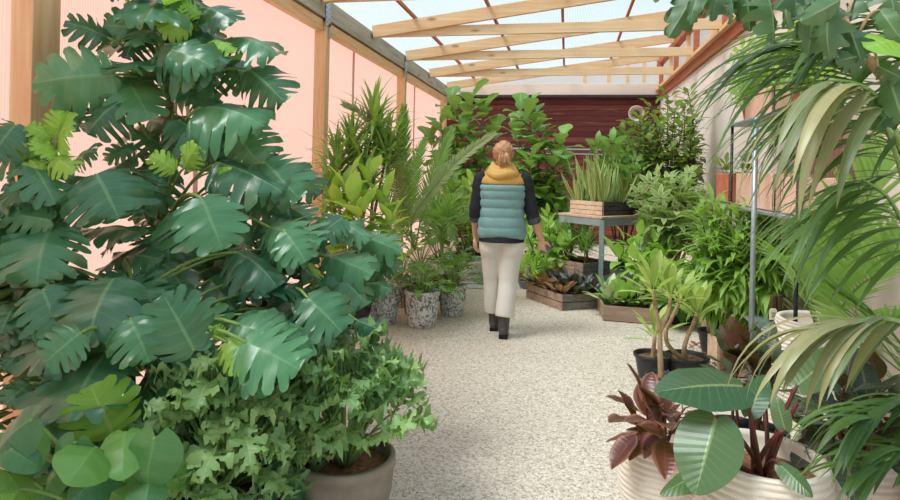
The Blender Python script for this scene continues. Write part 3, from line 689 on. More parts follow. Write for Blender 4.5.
# palm with long fronds
c = at(418, 288, 6.0); c[2] = 0
t = thing('feather_palm', 'feather palm with tall pale fronds between the dracaena and the woman', 'plant', c); z = pot_and_soil(t, c, .16, .28)
c0 = at(415, 250, 6.0)
fr = [([(415, 250, 6), (408, 210, 6), (402, 165, 5.9), (404, 110, 5.8)], 46, .20, 'lf_palm'), ([(415, 250, 6), (400, 200, 5.9), (385, 150, 5.7), (368, 118, 5.5), (345, 105, 5.4)], 44, .17, 'lf_kentia_blue'),
      ([(415, 250, 6), (412, 220, 5.8), (440, 180, 5.6), (465, 155, 5.5), (493, 135, 5.4)], 44, .14, 'lf_palm_grey'), ([(415, 250, 6), (425, 200, 6.1), (440, 160, 6.2), (452, 130, 6.3)], 34, .18, 'lf_palm'),
      ([(415, 250, 6), (395, 215, 5.8), (380, 190, 5.6), (372, 200, 5.5)], 26, .18, 'lf_palm'), ([(415, 250, 6), (408, 220, 6.2), (415, 170, 6.3), (425, 140, 6.4)], 34, .18, 'lf_palm')]
for i, (pp, n, L, mt) in enumerate(fr):
    mbl, mbs = MB(), MB(); P = [at(*q) for q in pp]
    # smooth the path
    Q = [np.array(P[0])]
    for k in range(len(P)-1):
        a = P[max(0, k-1)]; b1 = P[k]; c1 = P[k+1]; e1 = P[min(len(P)-1, k+2)]
        for s in (.25, .5, .75, 1.0):
            Q.append(.5*((2*b1)+(-a+c1)*s+(2*a-5*b1+4*c1-e1)*s*s+(-a+3*b1-3*c1+e1)*s**3))
    frond(mbl, mbs, Q, n, L, .020, .8, .25, .2, .009, .22, i, upn=nz(CAM-P[2])+UP*.3)
    o = mbs.build('frond', 'stem_green', t); mbl.build('leaflets', mt, o)
def catmull(P, m_=4):
    P = [np.array(p, float) for p in P]; Q = [P[0]]
    for k in range(len(P)-1):
        a = P[max(0, k-1)]; b1 = P[k]; c1 = P[k+1]; e1 = P[min(len(P)-1, k+2)]
        for i in range(1, m_+1):
            s = i/m_; Q.append(.5*((2*b1)+(-a+c1)*s+(2*a-5*b1+4*c1-e1)*s*s+(-a+3*b1-3*c1+e1)*s**3))
    return Q
# small palm beside the woman
def fan_palm(label, c, center, n, L, seed, mat='lf_palm', pot=(.15, .25), ll=.2, nl=22, w=.016):
    R = rnd(seed); t = thing('small_palm', label, 'plant', c); z = pot_and_soil(t, c, *pot)
    for k in range(n):
        mbl, mbs = MB(), MB(); a = k*2.4; e = R.uniform(.15, 1.2); d = np.array([math.cos(a)*math.cos(e), math.sin(a)*math.cos(e), math.sin(e)])
        p0 = np.array([c[0], c[1], c[2]+z]); p1 = np.array(center, float)+d*.05; p2 = p1+d*L*.6+UP*.03; p3 = p1+d*L*1.0-UP*.22*L*math.cos(e)*2
        frond(mbl, mbs, catmull([p0, p1, p2, p3]), nl, ll*R.uniform(.8, 1.1), w, .95, .5, .2, .006, .42, seed+k)
        o = mbs.build('frond', 'stem_green', t); mbl.build('leaflets', mat, o)
    return t
c = at(446, 280, 6.7); c[2] = 0
fan_palm('small bushy palm right beside the left arm of the walking woman', c, at(440, 232, 6.6), 20, .5, 31)
c = at(463, 265, 8.6); c[2] = 0
fan_palm('pale green palm further back in the gap left of the woman', c, at(462, 215, 8.6), 12, .55, 32, 'lf_palm_grey')

# carved pots with philodendron
TXS = [T_split(6, .6, .2, .42, 2, 5, s+60, point=.3, back=.08, mid0=.12, rtip=.8) for s in range(2)]
def selloum(label, c, r, h, seed, n=22, L=.2, top=.3, mat='lf_deep', plant=True, slim=.9):
    R = rnd(seed); t = thing('potted_plant', label, 'plant', c)
    z = pot_and_soil(t, c, r, h, 'pot_carved', foot=.8, bulge=.05)
    if plant:
        mbl, mbs = MB(), MB(); o0 = np.array([c[0], c[1], z])
        for k in range(n):
            a = k*2.4; q = (k+.5)/n; e = .25+1.1*q; o = np.array([math.cos(a), math.sin(a), 0])
            B = o0+o*top*.75*math.cos(e)+UP*top*math.sin(e)*R.uniform(.8, 1.1); d = nz(o+UP*(q*.9-.3))
            leaf(mbl, R.choice(TXS), B, B+d*L*R.uniform(.8, 1.2), UP+o*.3, ws=slim, droop=.8, fold=.1, wave=.03, tint=R.random(), seed=k); petiole(mbs, o0, B, .005, .004, .1)
        mbl.build('foliage', mat, t); mbs.build('leaf_stalks', 'stem_green', t)
    return t
c = ground(421.5, 326); selloum('fern like plant in the front carved grey white pot beside the path', c, .150, .325, 41, 30, .15, .24, 'lf_palm')
c = ground(384, 322); selloum('leafy plant in the left carved grey white pot, partly under monstera leaves', c, .135, .31, 42, 16, .2, .28)
c = ground(452, 315); selloum('dark cut leaved plant in the right carved pot nearest the woman', c, .13, .30, 43, 30, .19, .30, 'lf_deep', slim=1.1)
c = ground(400, 306); selloum('small leafy plant in a carved pot half hidden behind the two front pots', c, .12, .30, 44, 18, .2, .35, 'lf_light')
c = ground(420, 292); selloum('leafy plant in a carved pot at the back of the pot group', c, .13, .32, 45, 22, .25, .4, 'lf_deep')
# ------------------------------------------------------------------ fiddle leaf figs and the plants behind the woman
TF = T_simple(.80, P_fiddle, 8, 2)
def shrub(name, label, c, tips, n, L, T, mat, stem='bark', seed=0, pot=None, start=.35, w=None, r=.012, droop=.4, fold=.15, pet=.03, cat='plant', group=None, lo=.0, hi=1.1, kidname='stems', soil='soil', extra=None):
    t = thing(name, label, cat, c, group); mbl, mbs = MB(), MB(); z = 0
    if pot: z = pot_and_soil(t, np.array(c, float), *pot) - c[2]
    for i, p in enumerate(tips):
        tm = T if not isinstance(T, list) else T[i % len(T)]
        twig(mbl, mbs, np.array(c, float)+UP*z+np.array([.02*math.cos(i*2), .02*math.sin(i*2), 0]), p, n, L, tm, seed=seed*31+i, start=start, w=w, r=r, droop=droop, fold=fold, pet=pet, lo=lo, hi=hi)
    mbl.build('foliage', mat, t); mbs.build(kidname, stem, t)
    return t
def floorpt(px, d):
    p = at(px, 300, d); p[2] = 0; p[0] = min(p[0], 1.38); return p
c = floorpt(468, 9.4)
shrub('fiddle_leaf_fig', 'fiddle leaf fig in the left back corner under the grey beam', c, [at(*q) for q in [(450, 105, 9.2), (472, 98, 9.3), (484, 110, 9.5), (440, 125, 9.2), (465, 130, 9.0), (495, 135, 9.4), (455, 150, 9.1), (478, 150, 9.0), (490, 165, 9.2), (445, 165, 9.1), (470, 112, 9.6), (430, 140, 9.3)]], 20, .33, TF, 'lf_fig', seed=2, start=.4, pot=(.22, .3), droop=.8, lo=-.5, hi=.8)
c = floorpt(540, 8.6)
shrub('fiddle_leaf_fig', 'fiddle leaf fig with bright top leaves rising behind the woman\'s right shoulder', c, [at(*q) for q in [(520, 112, 8.5), (528, 106, 8.6), (512, 130, 8.6), (540, 140, 8.5), (562, 142, 8.4), (555, 165, 8.3), (530, 160, 8.2), (515, 165, 8.6), (545, 190, 8.3), (565, 170, 8.6), (535, 120, 8.7), (525, 190, 8.5), (552, 150, 8.6)]], 20, .31, TF, 'lf_fig', seed=3, start=.35, pot=(.22, .3), droop=.8, lo=-.5, hi=.8)
R = rnd(77)
for i, (px, py, d, hh, L, mt, Tn, lb) in enumerate([
    (438, 195, 8.0, .0, .22, 'lf_deep', TO, 'leafy shrub low between the feather palm and the back corner fig'),
    (470, 185, 7.9, .0, .2, 'lf_light', TO, 'light green bush directly left of the woman\'s shoulder'),
    (565, 215, 8.2, .0, .18, 'lf_deep', TO, 'dark bush in the shade below the fiddle leaf fig by the shelf bench'),
    (548, 228, 7.2, .0, .16, 'lf_light', TO, 'small pale green plant just right of the woman\'s elbow')]):
    c = floorpt(px, d); p = at(px, py, d)
    tips = [p+np.array([R.uniform(-.3, .3), R.uniform(-.2, .2), R.uniform(-.25, .15)]) for _ in range(9)]
    shrub('leafy_shrub', lb, c, tips, 14, L, Tn, mt, 'stem_dark', seed=90+i, start=.35, pot=(.16, .26, 'pot_pale'), r=.007)
# low tray with small plants behind the woman and small pots
c = ground(478, 272); t = thing('stone_trough', 'low patterned grey trough on the slab behind the woman', 'planter', c)
b = MB(); box(b, c+UP*.12, (.42, .3, .24), .1); b.build('trough_body', 'pot_carved', t, False, bevel=.012)
b = MB(); box(b, c+UP*.245, (.36, .24, .02), .1); b.build('soil', 'soil', t, False)
mbl, mbs = MB(), MB(); R = rnd(9)
for k in range(7): twig(mbl, mbs, c+UP*.24+np.array([R.uniform(-.12, .12), R.uniform(-.05, .05), 0]), c+UP*.45+np.array([R.uniform(-.25, .25), R.uniform(-.15, .15), 0]), 8, .12, TO, seed=k+500, r=.004)
mbl.build('foliage', 'lf_deep', t); mbs.build('stems', 'stem_green', t)

# ------------------------------------------------------------------ bench of galvanised metal
def crate(name_label, corner, left, right, h, mats=('crate_pale', 'crate_pale_shaded'), zb=0, slats=2, cat='crate', group=None, fill=.7, soil='soil'):
    "open wooden crate from its near corner and the two directions of its long sides"
    c = np.array(corner, float); a = np.array(left, float)-c; bb = np.array(right, float)-c; a[2] = bb[2] = 0; c[2] = zb
    t = thing('wooden_crate', name_label, cat, c, group)
    th = .014
    na = nz(np.array([-a[1], a[0], 0])); na = na if np.dot(na, bb) > 0 else -na
    nb = nz(np.array([-bb[1], bb[0], 0])); nb = nb if np.dot(nb, a) > 0 else -nb
    def panel(p, q, nin, mat, nm):
        mb = MB(); hh = h/slats
        for i in range(slats):
            z = zb+hh*(i+.5); beam(mb, np.array([p[0], p[1], z])+nin*th/2, np.array([q[0], q[1], z])+nin*th/2, th, hh*.90)
        mb.build('slat_panel', mat, t, False, bevel=.002)
    panel(c, c+a, na, mats[0], 'p'); panel(c, c+bb, nb, mats[1], 'p')
    panel(c+bb, c+a+bb, -na, mats[0], 'p'); panel(c+a, c+a+bb, -nb, mats[1], 'p')
    mb = MB(); z = zb+.01
    mb.add([c+UP*.01, c+a+UP*.01, c+a+bb+UP*.01, c+bb+UP*.01], [(0, 3, 2, 1)]); mb.build('base_board', mats[0], t, False)
    mb = MB()
    for q in (c+(na+nb)*.02, c+a+(-nz(a)+na)*.02+0*na, c+bb+(-nz(bb)+nb)*.02, c+a+bb-(nz(a)+nz(bb))*.02): box(mb, (q[0], q[1], zb+h*.48), (.024, .024, h*.92))
    mb.build('corner_post', mats[1], t, False)
    g = MB(); zz = zb+h*fill; i_ = .016
    e = nz(a)*i_; f_ = nz(bb)*i_
    g.add([c+e+f_+UP*(zz-zb), c+a-e+f_+UP*(zz-zb), c+a+bb-e-f_+UP*(zz-zb), c+bb+e-f_+UP*(zz-zb)], [(0, 3, 2, 1)]); g.build('soil', soil, t, False)
    return t, c, a, bb, zz
# bench
lt = at(558, 213, 7.3); cn = at(602, 217, 6.75); rt = at(648, 217, 7.2)
zt = float(cn[2]); lt[2] = cn[2] = rt[2] = zt
va = lt-cn; vb = rt-cn; va = nz(va)*.62; vb = nz(vb)*.72
ctr = cn+(va+vb)/2
t = thing('plant_bench', 'blue grey metal plant bench with a plywood top, right of the woman', 'bench', (cn[0], cn[1], 0))
mb = MB(); z0 = zt-.012
quad = [cn-(va+vb)*.04, cn+va*1.04-vb*.04, cn+va*1.04+vb*1.04, cn+vb*1.04-va*.04]
V = [q+UP*dz for q in quad for dz in (-.018, .004)]
mb.add(V, [(0, 2, 3, 1), (2, 4, 5, 3), (4, 6, 7, 5), (6, 0, 1, 7), (0, 6, 4, 2), (1, 3, 5, 7)]); mb.build('bench_top', 'crate_pale', t, False)
mb = MB()
Q4 = [cn, cn+va, cn+va+vb, cn+vb]
for i in range(4): beam(mb, Q4[i]-UP*.06, Q4[(i+1) % 4]-UP*.06, .04, .08)
mb.build('frame_rail', 'galv_leg', t, False)
mb = MB(); zl = .27
for i in range(4): beam(mb, np.append(Q4[i][:2], zl-.03), np.append(Q4[(i+1) % 4][:2], zl-.03), .03, .04)
mb.add([np.append(q[:2], zl-.008) for q in Q4], [(0, 3, 2, 1)]); mb.build('lower_shelf', 'galv_leg', t, False)
for q in Q4:
    mb = MB(); box(mb, (q[0], q[1], (zt-.03)/2), (.05, .05, zt-.03)); mb.build('leg', 'galv_leg', t, False, bevel=.004)
# crate on the bench
ztop = zt+.006
cA = at(603, 214, 6.85); cA[2] = 0
crate('slatted crate of snake plants, lit and shaded sides painted in, on top of the metal bench', cA+nz(va)*.0, cA+nz(va)*.50, cA+nz(vb)*.62, .155, ('crate_pale', 'crate_pale_shaded'), ztop, 3)  # pale panels as lit, dark panels as shaded; same wood, light put in colour
e1 = nz(va); e2 = nz(vb)
TSN = T_simple(1.0, lambda t: (min(1, .55+t*2.2)*(1-max(0, (t-.55)/.45)**2.2) if t < 1 else .01), 10, 1)
def snake(c, seed, label):
    R = rnd(seed); t = thing('snake_plant', label, 'plant', c, 'snake plants in the bench crate')
    mb = MB(); plain_pot(mb, c, .052, .10, n=18); mb.build('pot', 'pot_black', t)
    mb = MB()
    for k in range(10):
        a = R.uniform(0, 6.28); e = R.uniform(1.1, 1.5); d = np.array([math.cos(a)*math.cos(e), math.sin(a)*math.cos(e), math.sin(e)])
        L = R.uniform(.24, .62); b0 = c+UP*.09+np.array([math.cos(a), math.sin(a), 0])*.02
        leaf(mb, TSN, b0, b0+d*L, np.array([math.cos(a+R.uniform(-1, 1)), math.sin(a), 0]), ws=.042/L, droop=R.uniform(-.15, .25), fold=.35, wave=.012, tint=R.random(), seed=k)
    mb.build('blades', 'lf_snake', t); return t
def dup(src, loc, rz, label):
    r = src.copy(); COL.objects.link(r); r.location = tuple(loc); r.rotation_euler = (0, 0, rz); r['label'] = label; WL[r.name] = np.array(loc, float)
    for ch in list(src.children):
        c2 = ch.copy(); COL.objects.link(c2); c2.parent = r
        for g in ch.children:
            g2 = g.copy(); COL.objects.link(g2); g2.parent = c2
    return r
cA[2] = ztop+.016
lbl = 'yellow edged snake plant standing in the crate on the metal bench'
s0 = None; i = 0
R = rnd(4)
for u in (.065, .18, .295, .41):
    for v in (.07, .19, .31, .43, .55):
        p = cA+e1*u+e2*v
        if s0 is None: s0 = snake(p, 3, lbl)
        elif i % 3 == 1 and i < 6: snake(p, 10+i, lbl)
        else:
            q_ = dup(s0, p, R.uniform(0, 6.28), lbl); q_.scale = (1, 1, R.uniform(.72, 1.2))
        i += 1
# crate on the lower shelf with dracaenas
cB = cn+e1*.03+e2*.03
cB2 = at(583, 276, 6.75); cB2[2] = 0
crate('slatted crate on the lower shelf of the metal bench, holding tufted plants', cB2, cB2+e1*.56, cB2+e2*.44, .15, ('crate_wood', 'crate_wood_shaded'), zl, 3)  # grey panels are the same wood with side shade painted in
R = rnd(8)
for i in range(4):
    p = cB2+e1*(.1+.13*i)+e2*(.12+.18*(i % 2)); p[2] = zl+.105
    hd = [p+np.array([R.uniform(-.05, .05), R.uniform(-.05, .05), R.uniform(.2, .32)]) for _ in range(3)]
    spiky('dwarf_dracaena', 'green tufted dracaena growing in the crate on the bench\'s lower shelf', p, hd, 36, .24, .016, 'lf_dracaena', 'bark', 60+i, .007, None, group='dracaenas on the lower shelf', lo=-.4)
# ground crates
cC = ground(562, 311); lC = ground(526, 297.5); rC_ = ground(606, 308)
t_, c_, a_, b__, zz = crate('weathered ground crate full of dark leaved plants, right of the woman\'s boots', cC, lC, rC_, .165, ('crate_wood', 'crate_wood_shaded'), 0, 2)  # right-hand panels get their shade from the grey wood colour
TC = T_simple(.62, P_oval, 8, 2)
R = rnd(12); k = 0
for u in (.18, .42, .66, .88):
    for v in (.15, .38, .62, .85):
        p = c_+a_*u+b__*v; p[2] = .09
        t = thing('dark_calathea', 'small calathea with dark leaves striped pale grey in the ground crate nearest the woman', 'plant', p, 'dark calatheas in the ground crate')
        mb, ms = MB(), MB(); plain_pot(ms, p, .045, .06, n=16)
        ms.build('pot', 'pot_black', t); ms = MB()
        for q in range(8):
            a = q*2.4+R.random(); e = R.uniform(.25, 1.1); d = np.array([math.cos(a)*math.cos(e), math.sin(a)*math.cos(e), math.sin(e)])
            B = p+UP*.04+d*R.uniform(.05, .12); L = R.uniform(.10, .16)
            leaf(mb, TC, B, B+d*L, UP, ws=1.1, droop=.7, fold=.2, wave=.02, tint=R.random(), seed=q); tube(ms, [p+UP*.04, B], .003, .003, 4)
        mb.build('foliage', 'lf_calathea' if k % 4 else 'lf_bronze', t); ms.build('leaf_stalks', 'stem_red', t)
        if k % 4 == 0: t['label'] = 'small plant with copper brown leaves among the dark calatheas in the ground crate'; t['group'] = 'copper leaved plants in the ground crate'
        k += 1
cD = ground(603, 321); lD = cD+(ground(597, 309)-cD)*1.1; rD_ = ground(656, 325)
t_, c_, a_, b__, zz = crate('short ground crate of pale variegated plants beside the bench leg', cD, lD, rD_, .155, ('crate_wood', 'crate_wood'), 0, 1)
R = rnd(14)
for i, (u, v) in enumerate([(.5, .2), (.5, .5), (.5, .8)]):
    p = c_+a_*u+b__*v; p[2] = .10
    t = thing('dumb_cane', 'cream and green dieffenbachia in the short crate by the bench', 'plant', p, 'dieffenbachias in the short crate'); mb, ms = MB(), MB()
    for q in range(18):
        a = q*2.4+R.random(); e = .1+1.2*q/18; d = np.array([math.cos(a)*math.cos(e), math.sin(a)*math.cos(e), math.sin(e)])
        B = p+UP*.02+d*R.uniform(.08, .16); L = R.uniform(.13, .22)
        leaf(mb, TC, B, B+d*L, UP, ws=.8, droop=.6, fold=.15, wave=.02, tint=R.random(), seed=q); tube(ms, [p, B], .004, .003, 4)
    mb.build('foliage', 'lf_pale' if i != 1 else 'lf_light', t); ms.build('leaf_stalks', 'stem_green', t)
# bowl with upright yellow green plants right of the woman
c = ground(530, 288); spiky('potted_dracaena', 'yellow green bushy dracaena in a low slate bowl beside the woman\'s hand', c, [at(528, 262, 6.8), at(538, 258, 6.8), at(522, 268, 6.7), at(545, 266, 6.9), at(534, 270, 6.6)], 36, .17, .022, 'lf_light', 'stem_green', 70, .007, (.16, .10, 'pot_slate'), droop=.4)
c = ground(519, 280); t = thing('small_terracotta_pot', 'tiny terracotta pot with a seedling directly right of the white trousers', 'pot', c)
b = MB(); plain_pot(b, c, .06, .11, n=20); b.build('pot_body', 'pot_terra', t)
mb, ms = MB(), MB()
for q in range(3): twig(mb, ms, c+UP*.09, c+UP*.24+np.array([.05*(q-1), .02, 0]), 8, .07, TO, seed=q+700, r=.003)
mb.build('foliage', 'lf_light', t); ms.build('stem', 'stem_green', t)
R = rnd(15)
for i, (px, d, pt, mt, lb) in enumerate([(545, 7.9, 232, 'lf_light', 'bushy fern green plant on the floor between the woman\'s hand and the bench'), (556, 8.4, 240, 'lf_deep', 'dark grassy plant on the floor under the left edge of the bench')]):
    c = floorpt(px, d); fan_palm(lb, c, at(px, pt+8, d), 14, .38, 33+i, mt, (.13, .2), .14, 16, .012)

# ------------------------------------------------------------------ right middle: trees and shrubs
TSML = T_simple(.62, P_oval, 5, 1)
c = floorpt(672, 7.4)
shrub('small_leaved_tree', 'tall slender small leaved tree against the pale right wall', c, [at(*q) for q in [(652, 106, 7.2), (668, 96, 7.3), (684, 108, 7.3), (696, 120, 7.2), (675, 110, 7.0), (660, 125, 6.9), (648, 140, 6.9), (690, 155, 6.8), (672, 150, 6.8), (700, 175, 6.8), (708, 160, 7.0), (640, 118, 7.1), (683, 125, 6.9), (655, 158, 6.9), (645, 130, 7.1), (660, 140, 7.1), (690, 140, 7.0), (675, 130, 7.2), (700, 150, 7.1), (640, 150, 7.3), (680, 165, 7.0), (665, 120, 7.5), (630, 125, 7.4), (705, 135, 7.3), (688, 92, 7.4)]], 50, .13, TSML, 'lf_small', 'bark_dark', seed=5, start=.5, pot=(.2, .35), r=.011, pet=.06, lo=-.5, hi=.7, droop=.8)
TSC = T_star(7, 1, .36, 2.5, 5); TSC5 = T_star(5, 1, .42, 2.2, 5)
c = floorpt(620, 7.6)
shrub('umbrella_tree', 'umbrella tree with drooping fingered leaves behind the snake plants', c, [at(*q) for q in [(598, 152, 7.4), (612, 150, 7.3), (622, 142, 7.5), (632, 150, 7.3), (645, 150, 7.2), (616, 165, 7.2), (636, 168, 7.1), (650, 175, 7.2), (625, 158, 7.6), (648, 138, 7.4)]], 9, .19, TSC5, 'lf_fig', 'bark', seed=6, start=.55, pot=(.2, .3), r=.011, droop=.9, pet=.08)
c = floorpt(672, 6.6)
shrub('dwarf_umbrella_tree', 'dwarf umbrella tree with cream edged leaflets on a thin trunk, below the small leaved tree', c, [at(*q) for q in [(650, 190, 6.4), (665, 185, 6.4), (680, 190, 6.3), (695, 195, 6.4), (702, 205, 6.4), (660, 205, 6.2), (678, 210, 6.1), (690, 220, 6.2), (650, 215, 6.3), (665, 222, 6.2), (700, 225, 6.4), (640, 200, 6.5), (655, 178, 6.6), (685, 178, 6.6)]], 12, .165, TSC, 'lf_variegated', 'bark_pale', seed=7, start=.62, pot=(.18, .3), r=.012, droop=1.0, pet=.07, lo=-.5, hi=.7)
c = floorpt(645, 6.45)
shrub('leafy_shrub', 'glossy broad leaved green shrub in front of the bench frame', c, [at(*q) for q in [(625, 242, 6.3), (640, 238, 6.2), (655, 245, 6.2), (668, 250, 6.1), (615, 255, 6.4), (635, 262, 6.0), (655, 268, 6.0), (672, 272, 6.0), (648, 252, 6.4)]], 12, .20, TOV, 'lf_light', 'stem_green', seed=8, start=.45, pot=(.2, .28), r=.007, droop=.7)
c = floorpt(680, 5.9)
shrub('leafy_shrub', 'dark green low shrub behind the potted frangipanis', c, [at(*q) for q in [(660, 290, 5.7), (675, 280, 5.8), (690, 285, 5.7), (700, 275, 5.9), (665, 300, 5.6), (685, 298, 5.6), (655, 282, 6.0)]], 10, .2, TOV, 'lf_deep', 'stem_green', seed=9, start=.4, pot=(.18, .2), r=.007, droop=.6)
# the long leaved ficus thicket: three standard trees with thin trunks
TLG = T_simple(.19, P_lance, 6, 1)
for i, (px, d, tips, lb) in enumerate([
    (716, 4.9, [(700, 215, 4.8), (712, 205, 4.7), (722, 215, 4.6), (706, 240, 4.6), (718, 250, 4.5), (698, 262, 4.7), (728, 235, 4.6), (712, 228, 5.0), (705, 275, 4.6), (722, 278, 4.5)], 'long leaved fig tree nearest the bench, leftmost of the willowy trio'),
    (748, 4.7, [(740, 215, 4.5), (750, 210, 4.6), (762, 220, 4.4), (736, 240, 4.4), (755, 245, 4.3), (745, 262, 4.4), (765, 262, 4.4), (735, 270, 4.5), (758, 235, 4.8), (750, 280, 4.4)], 'long leaved fig tree behind the leaning metal pole, middle of the willowy trio'),
    (785, 4.6, [(775, 225, 4.4), (788, 220, 4.4), (798, 235, 4.4), (778, 250, 4.3), (792, 258, 4.3), (805, 250, 4.4), (782, 270, 4.3), (800, 275, 4.4), (770, 240, 4.6)], 'long leaved fig tree above the back ribbed pot, rightmost of the willowy trio')]):
    c = floorpt(px, d); shrub('long_leaved_fig', lb, c, [at(*q) for q in tips], 64, .22, TLG, 'lf_long', 'bark_dark', seed=40+i, start=.45, pot=(.13, .18), r=.008, droop=1.1, fold=.2, pet=.02, lo=-.5, hi=.6)
# wall rack of planters
def rackpt(px, py, x=1.30):
    "point on the vertical plane X = x seen at a photo position"
    a = at(px, py, 1.0)-CAM; k_ = x/a[0]; return CAM+a*k_
t = thing('plant_rack', 'galvanised pole rack with a shelf of planters against the right wall', 'rack', (1.4, 4.9, 0))
sh = 1.17
for y, zt_ in ((3.76, 1.85), (5.2, 1.85), (6.2, 1.2)):
    mb = MB(); tube(mb, [(1.27, y, 0), (1.27, y, zt_)], .011, n=10); mb.build('pole', 'galv' if y > 6 else 'pot_black', t)
mb = MB(); box(mb, (1.42, 5.0, sh), (.36, 2.5, .02)); mb.build('shelf', 'galv', t, False, bevel=.004)
mb = MB(); box(mb, (1.42, 4.48, 1.80), (.36, 1.46, .02)); mb.build('shelf', 'galv', t, False, bevel=.004)
mb = MB(); box(mb, (1.42, 5.0, .42), (.36, 2.5, .02)); mb.build('shelf', 'galv', t, False, bevel=.004)
def trough(name, label, y0, y1, z, h, mat, cat='planter', x=1.42, w=.26):
    t = thing(name, label, cat, (x, (y0+y1)/2, z)); mb = MB(); th = .02
    for (cx, cy, sx, sy) in ((x-w/2+th/2, (y0+y1)/2, th, y1-y0), (x+w/2-th/2, (y0+y1)/2, th, y1-y0), (x, y0+th/2, w, th), (x, y1-th/2, w, th)): box(mb, (cx, cy, z+h/2), (sx, sy, h))
    box(mb, (x, (y0+y1)/2, z+.01), (w-.01, y1-y0-.01, .02)); mb.build('trough_body', mat, t, False, bevel=.006)
    mb = MB(); box(mb, (x, (y0+y1)/2, z+h*.8), (w-2*th, y1-y0-2*th, .01)); mb.build('soil', 'soil', t, False); return t
trough('pink_trough', 'long pale pink trough on the rack shelf, behind the palm leaflets', 4.25, 5.15, sh+.015, .24, 'trough_pink')
trough('pink_trough', 'shorter pale pink trough on the rack shelf nearest the foreground', 3.78, 4.12, sh+.015, .22, 'trough_pink')
trough('brick_planter', 'brick red square planter at the far end of the rack shelf', 5.35, 5.8, sh-.03+.045, .24, 'brick_red')
trough('pink_trough', 'pale pink trough up on the top rack shelf under yellow green foliage', 4.3, 4.95, 1.815, .18, 'trough_pink')
for i, (y, lb) in enumerate([(5.95, 'terracotta pot at the far end of the rack shelf'), (5.25, 'terracotta pot between the brick planter and the long pink trough')]):
    c = np.array([1.42, y, sh+.015]); t = thing('terracotta_pot', lb, 'pot', c); z = pot_and_soil(t, c, .075, .15, 'pot_terra'); mb, ms = MB(), MB()
    for q in range(3): twig(mb, ms, c+UP*.12, c+UP*.32+np.array([.05*(q-1), .05, 0]), 9, .10, TO, seed=q+800+i, r=.003)
    mb.build('foliage', 'lf_small', t); ms.build('stem', 'bark_dark', t)
R = rnd(31)
for i, (y, lb) in enumerate([(4.05, 'sunlit yellow green bush on the near end of the top rack shelf'), (4.75, 'sunlit yellow green bush in the middle of the top rack shelf'), (5.1, 'sunlit yellow green bush on the far end of the top rack shelf')]):
    c = np.array([1.4, y, 1.815 if i != 1 else 1.93]); tips = [c+np.array([R.uniform(-.22, .12), R.uniform(-.4, .4), R.uniform(.12, .5)]) for _ in range(12)]
    shrub('trailing_shrub', lb, c, tips, 20, .075, TSML, 'lf_light', 'stem_green', seed=120+i, start=.2, r=.004, pot=((.09, .14, 'pot_terra') if i != 1 else None))
mb = MB()
for k in range(22):
    y = 4.0+k*.03; beam(mb, (1.60, y, 1.2), (1.60, y, 1.8), .012+.008*(k % 2), .03, up=(1, 0, 0))
tag(mb.build('corrugated_panel', 'pink_sheet', smooth=False, loc=(1.6, 4.3, 1.2)), 'pink corrugated panel standing on the rack behind the near trough', 'panel')
# leaning metal pole in front of the fig trees and tag
p = at(751, 350, 4.0); p[2] = 0; t = thing('metal_pole', 'galvanised upright metal pole in front of the middle willowy fig', 'pole', p)
mb = MB(); top = at(757, 135, 4.0); tube(mb, [p, np.array([p[0], p[1], top[2]+.1])], .017, n=12); mb.build('pole_tube', 'galv', t)
mb = MB(); lathe(mb, [(.024, 0), (.024, .02), (.002, .03)], (p[0], p[1], top[2]+.09), 12); mb.build('end_cap', 'galv_leg', t)
c = at(773, 314, 3.75); t = thing('wooden_tag', 'small pale wooden plant tag hanging left of the back ribbed pot', 'tag', c)
R_ = RT; mb = MB(); w_, h_ = .022, .034
pts = [(-w_, -h_), (w_, -h_), (w_, h_*.6), (w_*.6, h_), (-w_*.6, h_), (-w_, h_*.6)]
V = [c+R_*x+UP*z-FW*dd for dd in (0, .006) for x, z in pts]
mb.add(V, [(0, 1, 2, 3, 4, 5), (11, 10, 9, 8, 7, 6)]+[(i, i+6, (i+1) % 6+6, (i+1) % 6) for i in range(6)]); mb.build('tag_board', 'paper', t, False)
mb = MB()
for k, (dz, ww) in enumerate(((.008, .013), (-.004, .009), (-.014, .012))): beam(mb, c-FW*.007+UP*dz-R_*ww, c-FW*.007+UP*dz+R_*ww, .002, .003)
mb.build('written_lines', 'ink', t, False)
mb = MB(); tube(mb, [c+UP*h_, c+UP*.12+R_*.01], .0015, n=5); mb.build('string', 'ink', t)
for i, (px, lb) in enumerate([(771, 'reddish wooden stake just under the hanging tag'), (777, 'reddish wooden stake touching the back ribbed pot')]):
    p = at(px, 400, 3.8); p[2] = 0; mb = MB(); box(mb, p+UP*.34, (.028, .028, .68), .3); tag(mb.build('wooden_stake', 'bark_dark', smooth=False, loc=p, bevel=.003), lb, 'stake')
